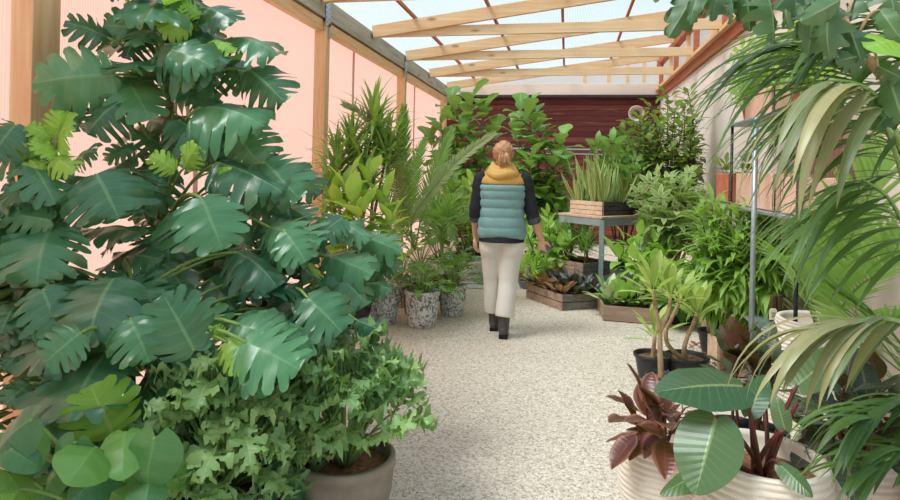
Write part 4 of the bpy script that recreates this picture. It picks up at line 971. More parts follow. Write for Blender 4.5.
# crates behind the frangipanis
cE = ground(716, 346); crate('brown open crate among mulch under the leftmost willowy fig', cE, cE+np.array([-.05, .3, 0]), cE+RT*.22, .19, ('crate_wood', 'crate_wood'), 0, 1)
cF = at(738, 352, 4.3); cF[2] = 0; crate('pale board crate at the foot of the metal pole', cF, cF+np.array([-.12, .38, 0]), cF+RT*.36, .22, ('crate_pale', 'crate_pale'), 0, 1)
mb = MB(); R = rnd(3); mc = ground(712, 380)
for k in range(260):
    a = R.uniform(0, 6.28); rr = math.sqrt(R.random()); p = np.array([mc[0]+.30+rr*math.cos(a)*.42, mc[1]+.35+rr*math.sin(a)*.75, .012+.012*R.random()]); d = nz(np.array([math.cos(a*3), math.sin(a*5), R.uniform(-.3, .3)]))
    beam(mb, p-d*.018, p+d*.018, .014, .008)
tag(mb.build('bark_chips', 'bark_mulch', smooth=False, loc=mc), 'scatter of reddish bark chips behind the black pots', 'mulch', kind='stuff')
cG = ground(722, 372); mb = MB()
beam(mb, cG+UP*.1, cG+UP*.1+np.array([.05, .9, 0]), .03, .2); tag(mb.build('bed_edging_board', 'crate_wood', smooth=False, loc=cG, bevel=.003), 'brown edging board holding the bark chips back', 'board')

# ------------------------------------------------------------------ frangipanis in black pots
TP = T_simple(.22, P_obov, 8, 2)
def plumeria(label, c, r, h, paths, seed, nl=9, L=.19):
    t = thing('frangipani', label, 'plant', c); z = pot_and_soil(t, c, r, h, 'pot_black', soil='bark_mulch'); R = rnd(seed)
    mbl, mbs = MB(), MB()
    for P, rr in paths:
        Q = catmull(P); tube(mbs, Q, rr, rr*.75, 8)
    for P, rr in paths:
        if rr > .017: continue
        e0 = np.array(P[-1]); 
        for k in range(nl):
            a = k*2.4+seed; e = -.15+1.5*k/nl+R.uniform(-.2, .2); d = np.array([math.cos(a)*math.cos(e), math.sin(a)*math.cos(e), math.sin(e)])
            l = L*R.uniform(.75, 1.1); leaf(mbl, TP, e0+d*.02-UP*.035*(1-k/nl), e0+d*l, UP if e < 1.1 else CAM-e0, ws=1.0, droop=R.uniform(.1, .6), fold=.25, wave=.01, tint=R.random(), seed=k)
    mbl.build('foliage', 'lf_plumeria', t); mbs.build('trunk', 'bark_pale', t)
cc = ground(661, 398); d = float(np.dot(cc-CAM, FW))
A0 = cc+UP*.1
plumeria('frangipani in the nearest small black pot, with the tallest upright leaves', cc, .092, .15, [([A0, at(660, 350, d), at(660, 330, d)], .019), ([at(660, 332, d), at(655, 305, d), at(653, 290, d)], .015), ([at(660, 332, d), at(668, 312, d), at(671, 296, d)], .015)], 1, 15, .25)
cc = ground(688, 384); cc = at(686, 388, 4.25); cc[2] = 0; d = 4.2
plumeria('frangipani with a forked pale trunk in the right black pot', cc, .14, .17, [([cc+UP*.12, at(684, 350, d), at(688, 335, d)], .019), ([at(688, 336, d), at(694, 322, d), at(697, 312, d)], .015), ([cc+UP*.12, at(668, 345, d), at(666, 328, d)], .018), ([at(666, 330, d), at(678, 305, d), at(681, 298, d)], .014)], 2, 14, .23)
cc = ground(652, 378); d = float(np.dot(cc-CAM, FW))
plumeria('small frangipani in the black pot furthest left on the gravel', cc, .12, .17, [([cc+UP*.12, at(654, 345, d), at(655, 335, d)], .016)], 3, 12, .24)

# ------------------------------------------------------------------ ribbed white pots on the right
def big_pot_plant(name, label, c, r, h, nr, leaves, mat, stemmat, T, seed, soil='bark_mulch', extra=None, foot=.8):
    t = thing(name, label, 'plant', c); z = pot_and_soil(t, c, r, h, 'pot_white', 'ribbed', soil=soil, nr=nr, foot=foot); R = rnd(seed)
    o0 = np.array([c[0], c[1], z]); groups = {}
    for (bx, by, d1, tx, ty, d2, ws, fold, mt, facing) in leaves:
        mbl, mbs = groups.setdefault(mt or mat, (MB(), MB()))
        B = at(bx, by, d1); Tt = at(tx, ty, d2); n = nz(CAM-B)*facing+UP*(1-abs(facing))
        leaf(mbl, T, B, Tt, n, ws=ws, droop=R.uniform(.3, .6), fold=fold, wave=.012, tint=R.random(), seed=R.randint(0, 50))
        tube(mbs, curve(o0+np.array([R.uniform(-.03, .03), R.uniform(-.03, .03), -.01]), B, UP*.03, 8), .010, .006, 7)
    for i, (k_, (mbl, mbs)) in enumerate(groups.items()):
        mbl.build('foliage', k_, t); mbs.build('leaf_stalks', stemmat, t)
    return t, o0
def q8(x, y): return 600+x/2, 250+y/2
def L8(bx, by, d1, tx, ty, d2, ws=1.0, fold=-.1, mt=None, facing=.6):
    a = q8(bx, by); b = q8(tx, ty); return (a[0], a[1], d1, b[0], b[1], d2, ws, fold, mt, facing)
TPH = T_heart(.62, 14, 4, .10, .5)
c = at(760, 470, 2.20); c[2] = 0
big_pot_plant('potted_philodendron', 'big leaved philodendron with red stalks in the large ribbed white pot', c, .218, .415, 17, [
    L8(285, 272, 2.15, 110, 285, 2.05, .95, -.15, None, .45), L8(232, 335, 2.05, 190, 490, 1.95, 1.35, -.1, None, .75), L8(360, 430, 2.0, 425, 495, 1.9, .9, -.2, None, .5),
    L8(395, 270, 2.15, 500, 190, 2.2, .8, -.2, None, .6), L8(300, 330, 2.2, 330, 250, 2.3, .8, .1, None, .6), L8(370, 360, 2.15, 350, 290, 2.2, .9, -.1, None, .7), L8(235, 440, 2.1, 120, 490, 2.05, .7, -.3, None, .3), L8(330, 300, 2.4, 240, 300, 2.45, .8, -.1, None, .5), L8(400, 300, 2.2, 480, 330, 2.1, .7, -.2, None, .5)],
    'lf_philo', 'stem_red', TPH, 4, soil='bark_mulch')
# red stalk sheaths
# burgundy rubber plant in left ribbed pot
c = at(664, 460, 2.46); c[2] = 0
R = rnd(6); t = thing('potted_rubber_plant', 'burgundy leaved rubber plant in the leftmost ribbed white pot', 'plant', c); z = pot_and_soil(t, c, .165, .345, 'pot_white', 'ribbed', nr=15, foot=.74)
mbl, mbs = MB(), MB(); TR = T_simple(.60, P_oval, 8, 2)
for (px, py, d1, n) in [(645, 405, 2.35, 9), (665, 412, 2.3, 9), (634, 420, 2.3, 6), (685, 408, 2.45, 8), (655, 420, 2.2, 6)]:
    twig(mbl, mbs, np.array([c[0], c[1], z]), at(px, py, d1), n, .15, TR, seed=px, start=.45, r=.008, droop=.5, fold=.2, pet=.025, lo=.1, hi=1.0)
mbl.build('foliage', 'lf_burgundy', t); mbs.build('stems', 'stem_red', t)
# third ribbed pot with dark rubber plants
c = at(852, 468, 2.32); c[2] = 0
R = rnd(16); t = thing('potted_rubber_plant', 'dark leaved rubber plant in the ribbed white pot at the lower right, under the palm', 'plant', c); z = pot_and_soil(t, c, .19, .40, 'pot_white', 'ribbed', nr=17)
mbl, mbs = MB(), MB()
for (px, py, d1, n) in [(822, 400, 2.25, 7), (845, 385, 2.3, 9), (870, 400, 2.3, 8), (890, 420, 2.2, 7), (836, 425, 2.1, 6), (866, 430, 2.1, 6), (810, 420, 2.3, 6), (880, 380, 2.4, 8)]:
    twig(mbl, mbs, np.array([c[0], c[1], z]), at(px, py, d1), n, .17, TR, seed=px, start=.5, r=.009, droop=.5, fold=.15, pet=.03, lo=-.1, hi=1.0)
mbl.build('foliage', 'lf_darkrubber', t); mbs.build('stems', 'stem_red', t)
c = at(820, 350, 3.5); c[2] = 0
t = thing('potted_palm', 'stiff palm in the tall ribbed white pot behind the foreground plants', 'plant', c); z = pot_and_soil(t, c, .225, .60, 'pot_white', 'ribbed', nr=24, soil='bark_mulch')
o0 = np.array([c[0], c[1], z])
for i, (pp, LL) in enumerate([([(818, 300, 3.5), (828, 260, 3.4), (845, 235, 3.3), (868, 225, 3.2)], .3), ([(825, 300, 3.5), (840, 270, 3.3), (862, 265, 3.1)], .3), ([(815, 300, 3.5), (805, 262, 3.6), (812, 225, 3.6)], .26), ([(825, 300, 3.4), (850, 240, 3.0), (872, 190, 2.8), (885, 150, 2.7)], .34), ([(825, 300, 3.4), (855, 290, 3.0), (885, 270, 2.7), (900, 240, 2.55)], .34), ([(825, 300, 3.4), (845, 320, 3.0), (875, 330, 2.75), (898, 320, 2.6)], .3), ([(815, 300, 3.5), (795, 270, 3.4), (775, 260, 3.2)], .24)]):
    mbl, mbs = MB(), MB(); P = [o0]+[at(*q) for q in pp[1:]]; frond(mbl, mbs, catmull(P), 22, LL, .026, .9, .5, .2, .008, .3, i+70); o = mbs.build('frond', 'stem_green', t); mbl.build('leaflets', 'lf_palm', o)
# dark upright rubber plants between (pot at px 735-760)
for i, (px, d, tips, lb) in enumerate([(738, 2.95, [(732, 350, 2.9), (742, 352, 2.85)], 'upright dark rubber plant sprouting behind the big heart shaped leaf'), (762, 2.9, [(756, 365, 2.8), (770, 368, 2.85), (764, 355, 3.0)], 'dark rubber plant just right of the upright one behind the big heart shaped leaf')]):
    c = floorpt(px, d); shrub('small_rubber_plant', lb, c, [at(*q) for q in tips], 9, .16, TR, 'lf_darkrubber', 'stem_red', seed=140+i, start=.6, pot=(.12, .22), r=.008, lo=.5, hi=1.3)
# palm with arching wide leaflets, right foreground
TK = T_simple(1.0, P_strap, 10, 1)
c = at(975, 500, 2.35); c[2] = 0
t = thing('kentia_palm', 'large arching palm filling the right edge of the photograph', 'plant', c); z = pot_and_soil(t, c, .24, .42, 'pot_white', 'ribbed', nr=17)
o0 = np.array([c[0], c[1], z])
def drop_leaf(mb, p, d, L, w, droop, tint, nh=None, T=TK, seed=0): leaf(mb, T, p, p+d*L, UP if nh is None else nh, ws=w/L, droop=droop, fold=-.22, wave=0, tint=tint, seed=seed)
def kentia(paths, nm='frond'):
    "arching fronds; their long leaflets sweep out over the path and hang"
    for i, (pp, n, L, w, mt, dr, a_, b_, c_, st) in enumerate(paths):
        mbl, mbs = MB(), MB(); P = [at(*q) for q in pp]; Q = catmull([o0]+P); R = rnd(200+i)
        tube(mbs, Q, .011, .004, 6); N = len(Q)
        for k in range(n):
            q = k/(n-1); x = (st+(1-st)*q)*(N-1); j = min(N-2, int(x)); p = Q[j]+(Q[j+1]-Q[j])*(x-j); tg = nz(Q[j+1]-Q[j])
            for sd in (-1, 1):
                d = nz(-RT*a_*R.uniform(.75, 1.25)-FW*sd*b_*R.uniform(.5, 1.2)-UP*c_*R.uniform(.65, 1.3)+tg*.35)
                ll = L*(math.sin(PI*(.2+.68*q))**.5)*R.uniform(.8, 1.1)
                leaf(mbl, TK, p, p+d*ll, UP-RT*.2-FW*.25*sd, ws=w/ll, droop=dr*R.uniform(.75, 1.25), fold=-.25, wave=0, tint=R.random())
        o = mbs.build(nm, 'stem_green', t); mbl.build('leaflets', mt, o)
kentia([([(925, 330, 2.2), (905, 190, 2.1), (878, 110, 2.0), (850, 72, 1.95), (815, 58, 1.9)], 20, .62, .020, 'lf_kentia', 1.5, 1.0, .35, .70, .5),
        ([(925, 330, 2.0), (910, 180, 1.8), (885, 110, 1.65), (862, 86, 1.6), (830, 80, 1.55)], 7, .46, .036, 'lf_kentia_blue', 1.3, .42, .3, 1.1, .62),
        ([(930, 300, 2.3), (915, 200, 2.3), (895, 140, 2.2), (868, 112, 2.15), (838, 106, 2.1)], 20, .62, .018, 'lf_kentia', 1.3, 1.0, .35, .8, .45),
        ([(930, 360, 2.0), (915, 330, 1.85), (885, 318, 1.7), (858, 322, 1.62), (830, 330, 1.58)], 13, .36, .030, 'lf_kentia_blue', 1.4, .75, .4, .85, .5),
        ([(935, 340, 2.2), (912, 250, 2.0), (890, 200, 1.9), (862, 180, 1.85)], 12, .50, .024, 'lf_kentia', 1.3, .9, .35, 1.0, .5),
        ([(955, 450, 2.5), (925, 380, 2.5), (890, 330, 2.5), (860, 300, 2.5)], 18, .50, .018, 'lf_palm', -.3, 1.0, .25, -.75, .3),
        ([(950, 420, 2.2), (925, 400, 2.1), (895, 402, 1.95), (868, 420, 1.85)], 14, .34, .028, 'lf_kentia', 1.3, .9, .5, .7, .4),
        ([(935, 330, 2.4), (918, 250, 2.4), (895, 215, 2.35), (862, 205, 2.3), (830, 215, 2.3)], 20, .50, .018, 'lf_palm', 1.1, 1.0, .3, .6, .4),
        ([(935, 240, 2.6), (912, 70, 2.7), (875, 45, 2.6), (830, 40, 2.5)], 22, .80, .018, 'lf_kentia', 1.4, 1.2, .3, .65, .45),
        ([(935, 240, 2.0), (925, 100, 1.9), (905, 40, 1.8), (880, 20, 1.75)], 14, .5, .024, 'lf_kentia', 1.4, .8, .3, .8, .45),
        ([(960, 500, 2.1), (930, 450, 2.0), (900, 450, 1.9), (875, 470, 1.8)], 10, .3, .030, 'lf_kentia', 1.3, .9, .5, .5, .4)])
# overhanging plant at the top right
TFA = T_split(5, 1.05, .45, .5, 3, 8, 91, point=.2, back=.12, mid0=.1, rtip=.72, jag=.2)
TFB = T_split(4, .95, .5, .5, 3, 8, 92, point=.2, back=.10, mid0=.1, rtip=.7, jag=.3)
c = at(1010, 350, 1.9); c[2] = 0
t = thing('overhanging_tree', 'tree with lobed drooping leaves reaching in over the top right corner', 'tree', c); pot_and_soil(t, c, .22, .4, 'pot_terra')
mbl, mbs, mbn = MB(), MB(), MB(); R = rnd(44)
tr = catmull([c+UP*.3, at(1000, 150, 1.9), at(960, -30, 1.8), at(930, -120, 1.8)]); tube(mbs, tr, .028, .018, 8)
b1 = catmull([at(960, -30, 1.8), at(900, 90, 1.7), at(880, 60, 1.65), at(835, 15, 1.6), at(820, -10, 1.6)]); tube(mbs, catmull([at(1000, 150, 1.9), at(900, 90, 1.75), at(870, 62, 1.65), at(838, 15, 1.6), at(815, -25, 1.6)]), .013, .009, 8)
b2 = catmull([at(930, -100, 1.8), at(840, -60, 1.7), at(760, -40, 1.7), at(690, -25, 1.75)]); tube(mbs, b2, .015, .007, 8)
for (bx, by, tx, ty, d, ws) in [(700, -15, 668, 38, 1.75, .8), (725, -15, 712, 22, 1.75, .8), (745, -12, 750, 32, 1.75, .9), (765, -10, 772, 45, 1.7, .9), (790, -8, 790, 30, 1.7, 1.0), (812, -5, 808, 55, 1.65, .8), (830, 5, 830, 60, 1.6, .8), (840, 0, 800, 22, 1.55, .9), (850, 30, 862, 62, 1.6, 1.0),
    (868, 55, 835, 62, 1.6, .9), (880, 10, 905, 45, 1.6, .8), (860, -10, 850, 22, 1.65, 1), (890, 80, 905, 125, 1.6, 1.2), (878, 66, 905, 80, 1.6, 1.1), (735, -30, 690, 5, 1.8, .9), (755, -20, 735, 15, 1.8, .9), (880, -20, 895, 20, 1.7, 1), (900, 100, 875, 130, 1.65, .9), (805, -20, 775, 10, 1.6, .9), (710, -20, 690, 25, 1.7, .6), (730, -5, 730, 25, 1.7, .5), (680, -30, 655, 3, 1.8, .7)]:
    B = at(bx, by, d); Tt = at(tx, ty, d-.03); leaf(mbl, R.choice([TFA, TFB]), B, Tt, nz(CAM-B)+RT*R.uniform(-.5, .5)+UP*R.uniform(0, .6), ws=ws*.95, droop=R.uniform(.5, 1.3), fold=R.uniform(-.6, -.2), wave=.05, curl=.3, roll=R.uniform(-.5, .5), tint=R.random(), seed=R.randint(0, 40))
    k_ = min(b1+b2, key=lambda p: np.linalg.norm(p-B)); tube(mbs, curve(k_, B, UP*.02, 5), .005, .003, 5)
B = at(905, 40, 1.6); leaf(mbn, TOV, B, at(865, 48, 1.55), UP*.6+nz(CAM-B), ws=1.5, droop=.4, fold=-.2, tint=.7); leaf(mbn, TOV, B, at(895, 15, 1.6), nz(CAM-B), ws=1, droop=.4, fold=-.2, tint=.4)
mbl.build('foliage', 'lf_fatsia', t); mbs.build('branches', 'bark_pale', t); mbn.build('young_foliage', 'lf_monstera_new', t)
# ------------------------------------------------------------------ the woman
plain('skin', (226, 170, 142), .5, .35, 0, var=.05, sc=12)
plain('hair', (208, 158, 114), .45, .4, 0, c2=(146, 98, 64), sc=22)
plain('vest_teal', (128, 166, 166), .55, .3, 0, var=.05, sc=6, bump=.15, bsc=30); plain('vest_mustard', (212, 166, 90), .6, .3, 0, var=.06, sc=6, bump=.15, bsc=30)
plain('shirt', (50, 50, 56), .85, .2, 0, var=.15, sc=30); plain('cuff', (84, 92, 104), .85, .2, 0, var=.1, sc=30)
plain('trousers', (228, 224, 215), .8, .2, 0, var=.05, sc=5, bump=.6, bsc=16); plain('boot', (82, 80, 76), .38, .45, 0, var=.15, sc=10); plain('sole', (40, 38, 36), .8, .2)
plain('jar_glaze', (112, 146, 128), .3, .5, 0, var=.25, sc=12); plain('jar_rim', (60, 74, 70), .35, .5)
FT = ground(499.5, 334.5); FT[2] = 0
wt = thing('person', 'person in teal quilted vest, mustard hood and cream trousers walking away along the gravel', 'person', (0, 0, 0))
def loft(secs, n=24, pw=2.0):
    "secs: (cx, cy, cz, rx, ry[, tilt normal]) closed surface of superellipse rings"
    V = []; Fc = []
    N = len(secs)
    for s in secs:
        cx, cy, cz, rx, ry = s[:5]
        for j in range(n):
            a = 2*PI*j/n; ca, sa = math.cos(a), math.sin(a)
            V.append((cx+rx*math.copysign(abs(ca)**(2/pw), ca), cy+ry*math.copysign(abs(sa)**(2/pw), sa), cz))
    for i in range(N-1):
        for j in range(n):
            k = (j+1) % n; Fc.append((i*n+j, i*n+k, (i+1)*n+k, (i+1)*n+j) if secs[-1][2] > secs[0][2] else (i*n+k, i*n+j, (i+1)*n+j, (i+1)*n+k))
    return V, Fc, n, N
def loft_add(mb, secs, n=24, cap=True, pw=2.0):
    V, Fc, n, N = loft(secs, n, pw)
    if cap: Fc += [tuple(range(n-1, -1, -1)) if secs[-1][2] > secs[0][2] else tuple(range(n)), tuple((N-1)*n+j for j in range(n)) if secs[-1][2] > secs[0][2] else tuple((N-1)*n+j for j in range(n-1, -1, -1))]
    mb.add(V, Fc)
def ball(mb, c, r, n=14):
    rx, ry, rz = r if hasattr(r, '__len__') else (r, r, r)
    prof = [(max(.001, math.sin(PI*i/n)), -math.cos(PI*i/n)) for i in range(n+1)]
    lathe(mb, prof, (0, 0, 0), 2*n); mb.V[-1] = mb.V[-1]*np.array([rx, ry, rz])+np.array(c)
def limb(mb, pts, rs, n=14, m_=5):
    Q = catmull(pts, m_); rr = np.interp(np.linspace(0, 1, len(Q)), np.linspace(0, 1, len(rs)), rs); tube(mb, Q, list(rr), n=n)
    for p, r in ((Q[0], rr[0]), (Q[-1], rr[-1])): ball(mb, p, r*.99, 8)
ORG = (0, 0, 0)
def wb(mb, name, mat, remesh=None, sub=0, smooth_it=0, parent=None):
    o = mb.build(name, mat, parent or wt)
    if remesh:
        md = o.modifiers.new('remesh', 'REMESH'); md.mode = 'VOXEL'; md.voxel_size = remesh; md.use_smooth_shade = True
    if smooth_it:
        md = o.modifiers.new('smooth', 'SMOOTH'); md.iterations = smooth_it; md.factor = .5
    if sub:
        md = o.modifiers.new('sub', 'SUBSURF'); md.levels = md.render_levels = sub
    return o
# --- joint positions (x right, y forward, z up), facing away (+y)
LS = np.array([-.165, 0, 1.335]); RS = np.array([.165, 0, 1.335])
LE = np.array([-.225, .0, 1.06]); RE = np.array([.25, .0, 1.05])
LW = np.array([-.235, .10, .835]); RW = np.array([.335, .03, .835])
LH = np.array([-.085, 0, .86]); RH = np.array([.085, 0, .86])
LK = np.array([-.075, .09, .47]); RK = np.array([.065, -.02, .46])
LA = np.array([-.055, .14, .09]); RA = np.array([.035, -.11, .10])
body = MB()
loft_add(body, [(0, 0, .80, .13, .09), (0, 0, .88, .165, .115), (0, 0, .98, .135, .095), (0, 0, 1.08, .130, .09), (0, .0, 1.2, .15, .10), (0, 0, 1.30, .165, .095), (0, -.005, 1.365, .13, .075), (0, -.005, 1.40, .07, .06)])
limb(body, [(0, -.005, 1.37), (0, .005, 1.42), (0, .015, 1.47)], [.058, .052, .052])
HC = np.array([0, .02, 1.545])
ball(body, HC+[0, 0, .012], (.072, .092, .098)); ball(body, HC+[0, .03, -.045], (.055, .062, .06))
ball(body, HC+[0, .088, -.065], (.022, .018, .016), 8)                       # chin
limb(body, [HC+[0, .088, .015], HC+[0, .104, -.012], HC+[0, .112, -.024]], [.007, .009, .011], 8, 3)   # nose
ball(body, HC+[.014, .100, -.024], .008, 6); ball(body, HC+[-.014, .100, -.024], .008, 6)
ball(body, HC+[0, .092, -.047], (.022, .009, .005), 6); ball(body, HC+[0, .090, -.056], (.019, .010, .006), 6)
for s in (-1, 1):
    ball(body, HC+[s*.030, .078, .020], (.022, .012, .008), 6)              # brow
    ball(body, HC+[s*.075, .0, -.01], (.008, .018, .030), 8)               # ear
    ball(body, HC+[s*.036, .060, -.028], (.024, .022, .024), 8)
for S, E, W in ((LS, LE, LW), (RS, RE, RW)):
    limb(body, [S, (S+E)/2, E], [.052, .046, .038]); limb(body, [E, E*.6+W*.4, W], [.038, .037, .025])
for H, K, A_ in ((LH, LK, LA), (RH, RK, RA)):
    limb(body, [H, (H+K)/2, K], [.085, .070, .052]); limb(body, [K, K*.65+A_*.35, A_], [.052, .052, .034])
for A_, pit in ((LA, 0), (RA, .03)): limb(body, [A_, A_+[0, .06, -.04], A_+[0, .14, -.055]], [.034, .032, .022])
def hand(W, down, palmn, curl, side, scale=1.0, thumb=None):
    "palm, four fingers with knuckle bends and a thumb from the side of the palm"
    d = nz(down); n = nz(np.array(palmn, float)-d*np.dot(palmn, d)); s = np.cross(d, n)*side   # s points to the thumb side
    sc = scale
    P0 = W+d*.01
    for f in (-1.2, -.4, .4, 1.2): limb(body, [P0+s*f*.012, P0+d*.045*sc+s*f*.017, P0+d*.082*sc+s*f*.019], [.015, .0145, .0125], 8, 3)
    for i, (f, l) in enumerate(((1.45, .066), (.5, .074), (-.45, .069), (-1.35, .054))):
        a = P0+d*.080*sc+s*f*.0195; seg = l*sc; c1, c2, c3 = curl[i]
        v1 = d*math.cos(c1)+n*math.sin(c1); v2 = d*math.cos(c1+c2)+n*math.sin(c1+c2); v3 = d*math.cos(c1+c2+c3)+n*math.sin(c1+c2+c3)
        k1 = a+v1*seg*.45; k2 = k1+v2*seg*.32; k3 = k2+v3*seg*.25
        limb(body, [a-d*.01, a, k1, k2, k3], [.0105, .0102, .0095, .0088, .0075], 8, 3)
    a = P0+d*.022*sc+s*.022; t1 = nz(d*.75+s*.8+n*.35) if thumb is None else nz(d*thumb[0]+s*thumb[1]+n*thumb[2]); t2 = nz(t1*.8+d*.5+n*.2)
    limb(body, [a-s*.012, a+t1*.032, a+t1*.032+t2*.026, a+t1*.032+t2*.046], [.015, .0125, .0105, .0085], 8, 3)
cl = [(.35, .45, .3)]*4
hand(LW, (-.02, .10, -1), (1, -.1, 0), cl, 1)              # left hand, relaxed, palm to the thigh
JAR = RW+np.array([.042, .055, -.085])
hand(RW, (.12, .10, -1), (.5, 1, .1), [(.55, .45, .35), (.6, .5, .35), (.6, .5, .35), (.65, .5, .35)], 1, thumb=(.55, .7, .75))
# --- clothes
tr = MB()
def leg(H, K, A_, sx):
    zc = .175; an = A_+(K-A_)*((zc-A_[2])/(K[2]-A_[2]))
    Q = catmull([H+[sx*.002, -.01, .02], H*.72+K*.28+[sx*.004, -.012, 0], (H+K)/2, K, K*.5+an*.5+[0, -.008, 0], an], 5)
    rr = np.interp(np.linspace(0, 1, len(Q)), np.linspace(0, 1, 6), [.100, .108, .097, .082, .080, .082]); tube(tr, Q, rr, n=20); return an
leg(LH, LK, LA, -1); leg(RH, RK, RA, 1)
loft_add(tr, [(0, -.012, .79, .155, .105), (0, -.015, .84, .182, .132), (0, -.012, .90, .178, .130), (0, -.005, .965, .152, .11), (0, 0, 1.0, .142, .104)])
wb(tr, 'trousers', 'trousers', .007, 0, 8)
# pocket seams
sm = MB()
for s in (-1, 1): pass
vest = MB()
rows = [(.845, .198), (.925, .200), (1.01, .186), (1.09, .178), (1.165, .184), (1.235, .192), (1.285, .192)]
secs = []
for i in range(len(rows)-1):
    z0_, r0_ = rows[i]; z1_, r1_ = rows[i+1]
    for q in (0, .12, .3, .5, .7, .88):
        bl = .012*math.sin(PI*q)**.6; r = r0_+(r1_-r0_)*q+bl; secs.append((0, -.008, z0_+(z1_-z0_)*q, r, r*.66+.012))
secs = [(0, -.008, .838, .165, .125), (0, -.008, .836, .188, .135)]+secs+[(0, -.008, 1.287, .190, .13)]
V, Fc, n_, N_ = loft(secs, 40, 2.3); V = np.array(V)
an_ = np.arctan2(V[:, 1], V[:, 0]); V[:, 2] += .004*np.sin(an_*11)*np.cos(V[:, 2]*40); V[:, :2] *= (1+.012*np.sin(an_*9+V[:, 2]*30))[:, None]
V[:, 2] += np.where(V[:, 2] < .9, -.012*np.cos(an_*2), 0)
vest.add(V, Fc+[tuple(range(n_-1, -1, -1))]); wb(vest, 'vest_body', 'vest_teal', None, 1)
yk = MB()
loft_add(yk, [(0, -.008, 1.278, .187, .13), (0, -.008, 1.30, .196, .134), (0, -.008, 1.335, .190, .126), (0, -.006, 1.368, .160, .108), (0, -.004, 1.40, .10, .084), (0, 0, 1.425, .07, .07)], 36, pw=2.3)
wb(yk, 'vest_yoke', 'vest_mustard', None, 1)
hd = MB()   # hood lying on the shoulders
for (zz, R1, r1_, ox) in ((1.415, .088, .036, -.028), (1.385, .098, .040, -.040), (1.452, .078, .026, -.018)):
    Q = [np.array([R1*math.sin(a)*1.12, ox-R1*math.cos(a)*.80, zz+.018*math.cos(a)*(-1)+.01*math.sin(3*a)]) for a in np.linspace(-2.55, 2.55, 22)]
    tube(hd, Q, [r1_*(.35+.65*math.cos(a/2.55*PI/2)**.5 if abs(a) < 2.54 else .35) for a in np.linspace(-2.55, 2.55, 22)], n=14)
ball(hd, (0, -.108, 1.372), (.095, .036, .055)); ball(hd, (0.03, -.10, 1.33), (.07, .03, .04)); ball(hd, (-.04, -.10, 1.345), (.06, .032, .04))
wb(hd, 'hood', 'vest_mustard', .007, 0, 5)
sh_ = MB()
for S, E, W, s in ((LS, LE, LW, -1), (RS, RE, RW, 1)):
    e2_ = E+(W-E)*.22
    Q = catmull([S+[-s*.02, 0, .02], S+[s*.022, 0, -.01], (S+E)/2+[s*.012, 0, 0], E+[s*.004, 0, 0], e2_], 5)
    rr = np.interp(np.linspace(0, 1, len(Q)), np.linspace(0, 1, 5), [.05, .068, .062, .057, .056]); rr = [r+.003*math.sin(i*1.9) for i, r in enumerate(rr)]
    tube(sh_, Q, rr, n=18)
loft_add(sh_, [(0, -.010, .800, .196, .150), (0, -.008, .86, .190, .136), (0, -.004, .92, .17, .12), (0, 0, 1.0, .16, .11), (0, 0, 1.3, .168, .10)], 28)
wb(sh_, 'shirt', 'shirt', .008, 0, 4)
for S, E, W in ((LS, LE, LW), (RS, RE, RW)):
    cf = MB(); d = nz(W-E); a = E+(W-E)*.16; tube(cf, [a, a+d*.003, a+d*.05, a+d*.055], [.055, .061, .059, .052], n=20, cap=False); tube(cf, [a+d*.055, a+d*.03], .052, .05, 20, cap=False); wb(cf, 'sleeve_cuff', 'cuff', None, 1)
# hair: cap, strands and a low ponytail
hr = MB()
ball(hr, HC+[0, -.012, .022], (.084, .094, .098), 16); ball(hr, HC+[0, .018, .052], (.074, .078, .070), 12); ball(hr, HC+[0, -.055, -.02], (.066, .045, .075), 12)
cut = hr.V[-2]
R = rnd(2)
for k in range(110):
    a = R.uniform(-2.5, 2.5); e = R.uniform(-.45, 1.45)
    p = HC+[0, -.012, .022]+np.array([.086*math.sin(a)*math.cos(e), -.096*math.cos(a)*math.cos(e), .100*math.sin(e)])
    if p[1] > HC[1]+.055 and p[2] < HC[2]+.06: continue
    tie = HC+np.array([0, -.108, .0])
    mid = (p+tie)/2; mid = HC+[0, -.012, .022]+nz(mid-HC-[0, -.012, .022])*.098
    limb(hr, [p, mid, tie], [.005, .0075, .006], 6, 4)
for k in range(34):
    a = R.uniform(0, 6.28); r = R.uniform(0, .022); tie = HC+np.array([r*math.cos(a), -.108, r*math.sin(a)])
    e_ = tie+np.array([.035*math.cos(a)+R.uniform(-.012, .012)+.012, -.018-R.uniform(0, .02), -.045-R.uniform(.0, .06)])
    limb(hr, [tie, (tie+e_)/2+[0, -.022, .014], e_], [.008, .009, .004], 6, 4)
for k in range(16):   # stray wisps
    a = R.uniform(-1.2, 1.2); p = HC+np.array([.07*math.sin(a), -.08*math.cos(a), -.055]); limb(hr, [p, p+[R.uniform(-.01, .01), -.012, -.03], p+[R.uniform(-.02, .02), -.005, -.05]], [.004, .003, .0015], 5, 3)
wb(hr, 'hair', 'hair', .0035, 0, 1)
tb = MB(); Q = [HC+np.array([.022*math.cos(a), -.108-.004, .022*math.sin(a)]) for a in np.linspace(0, 2*PI, 17)]; tube(tb, Q, .005, n=6, cap=False); wb(tb, 'hair_tie', 'bark_dark')
# eyes
for s in (-1, 1):
    ey = MB(); ball(ey, HC+[s*.030, .084, .003], (.0115, .0065, .0055), 8); wb(ey, 'eye', 'paper'); ir = MB(); ball(ir, HC+[s*.030, .0885, .003], (.0048, .003, .0048), 6); wb(ir, 'iris', 'lamp_dark')
lp = MB(); ball(lp, HC+[0, .099, -.051], (.019, .006, .007), 8); wb(lp, 'lips', 'trough_pink')
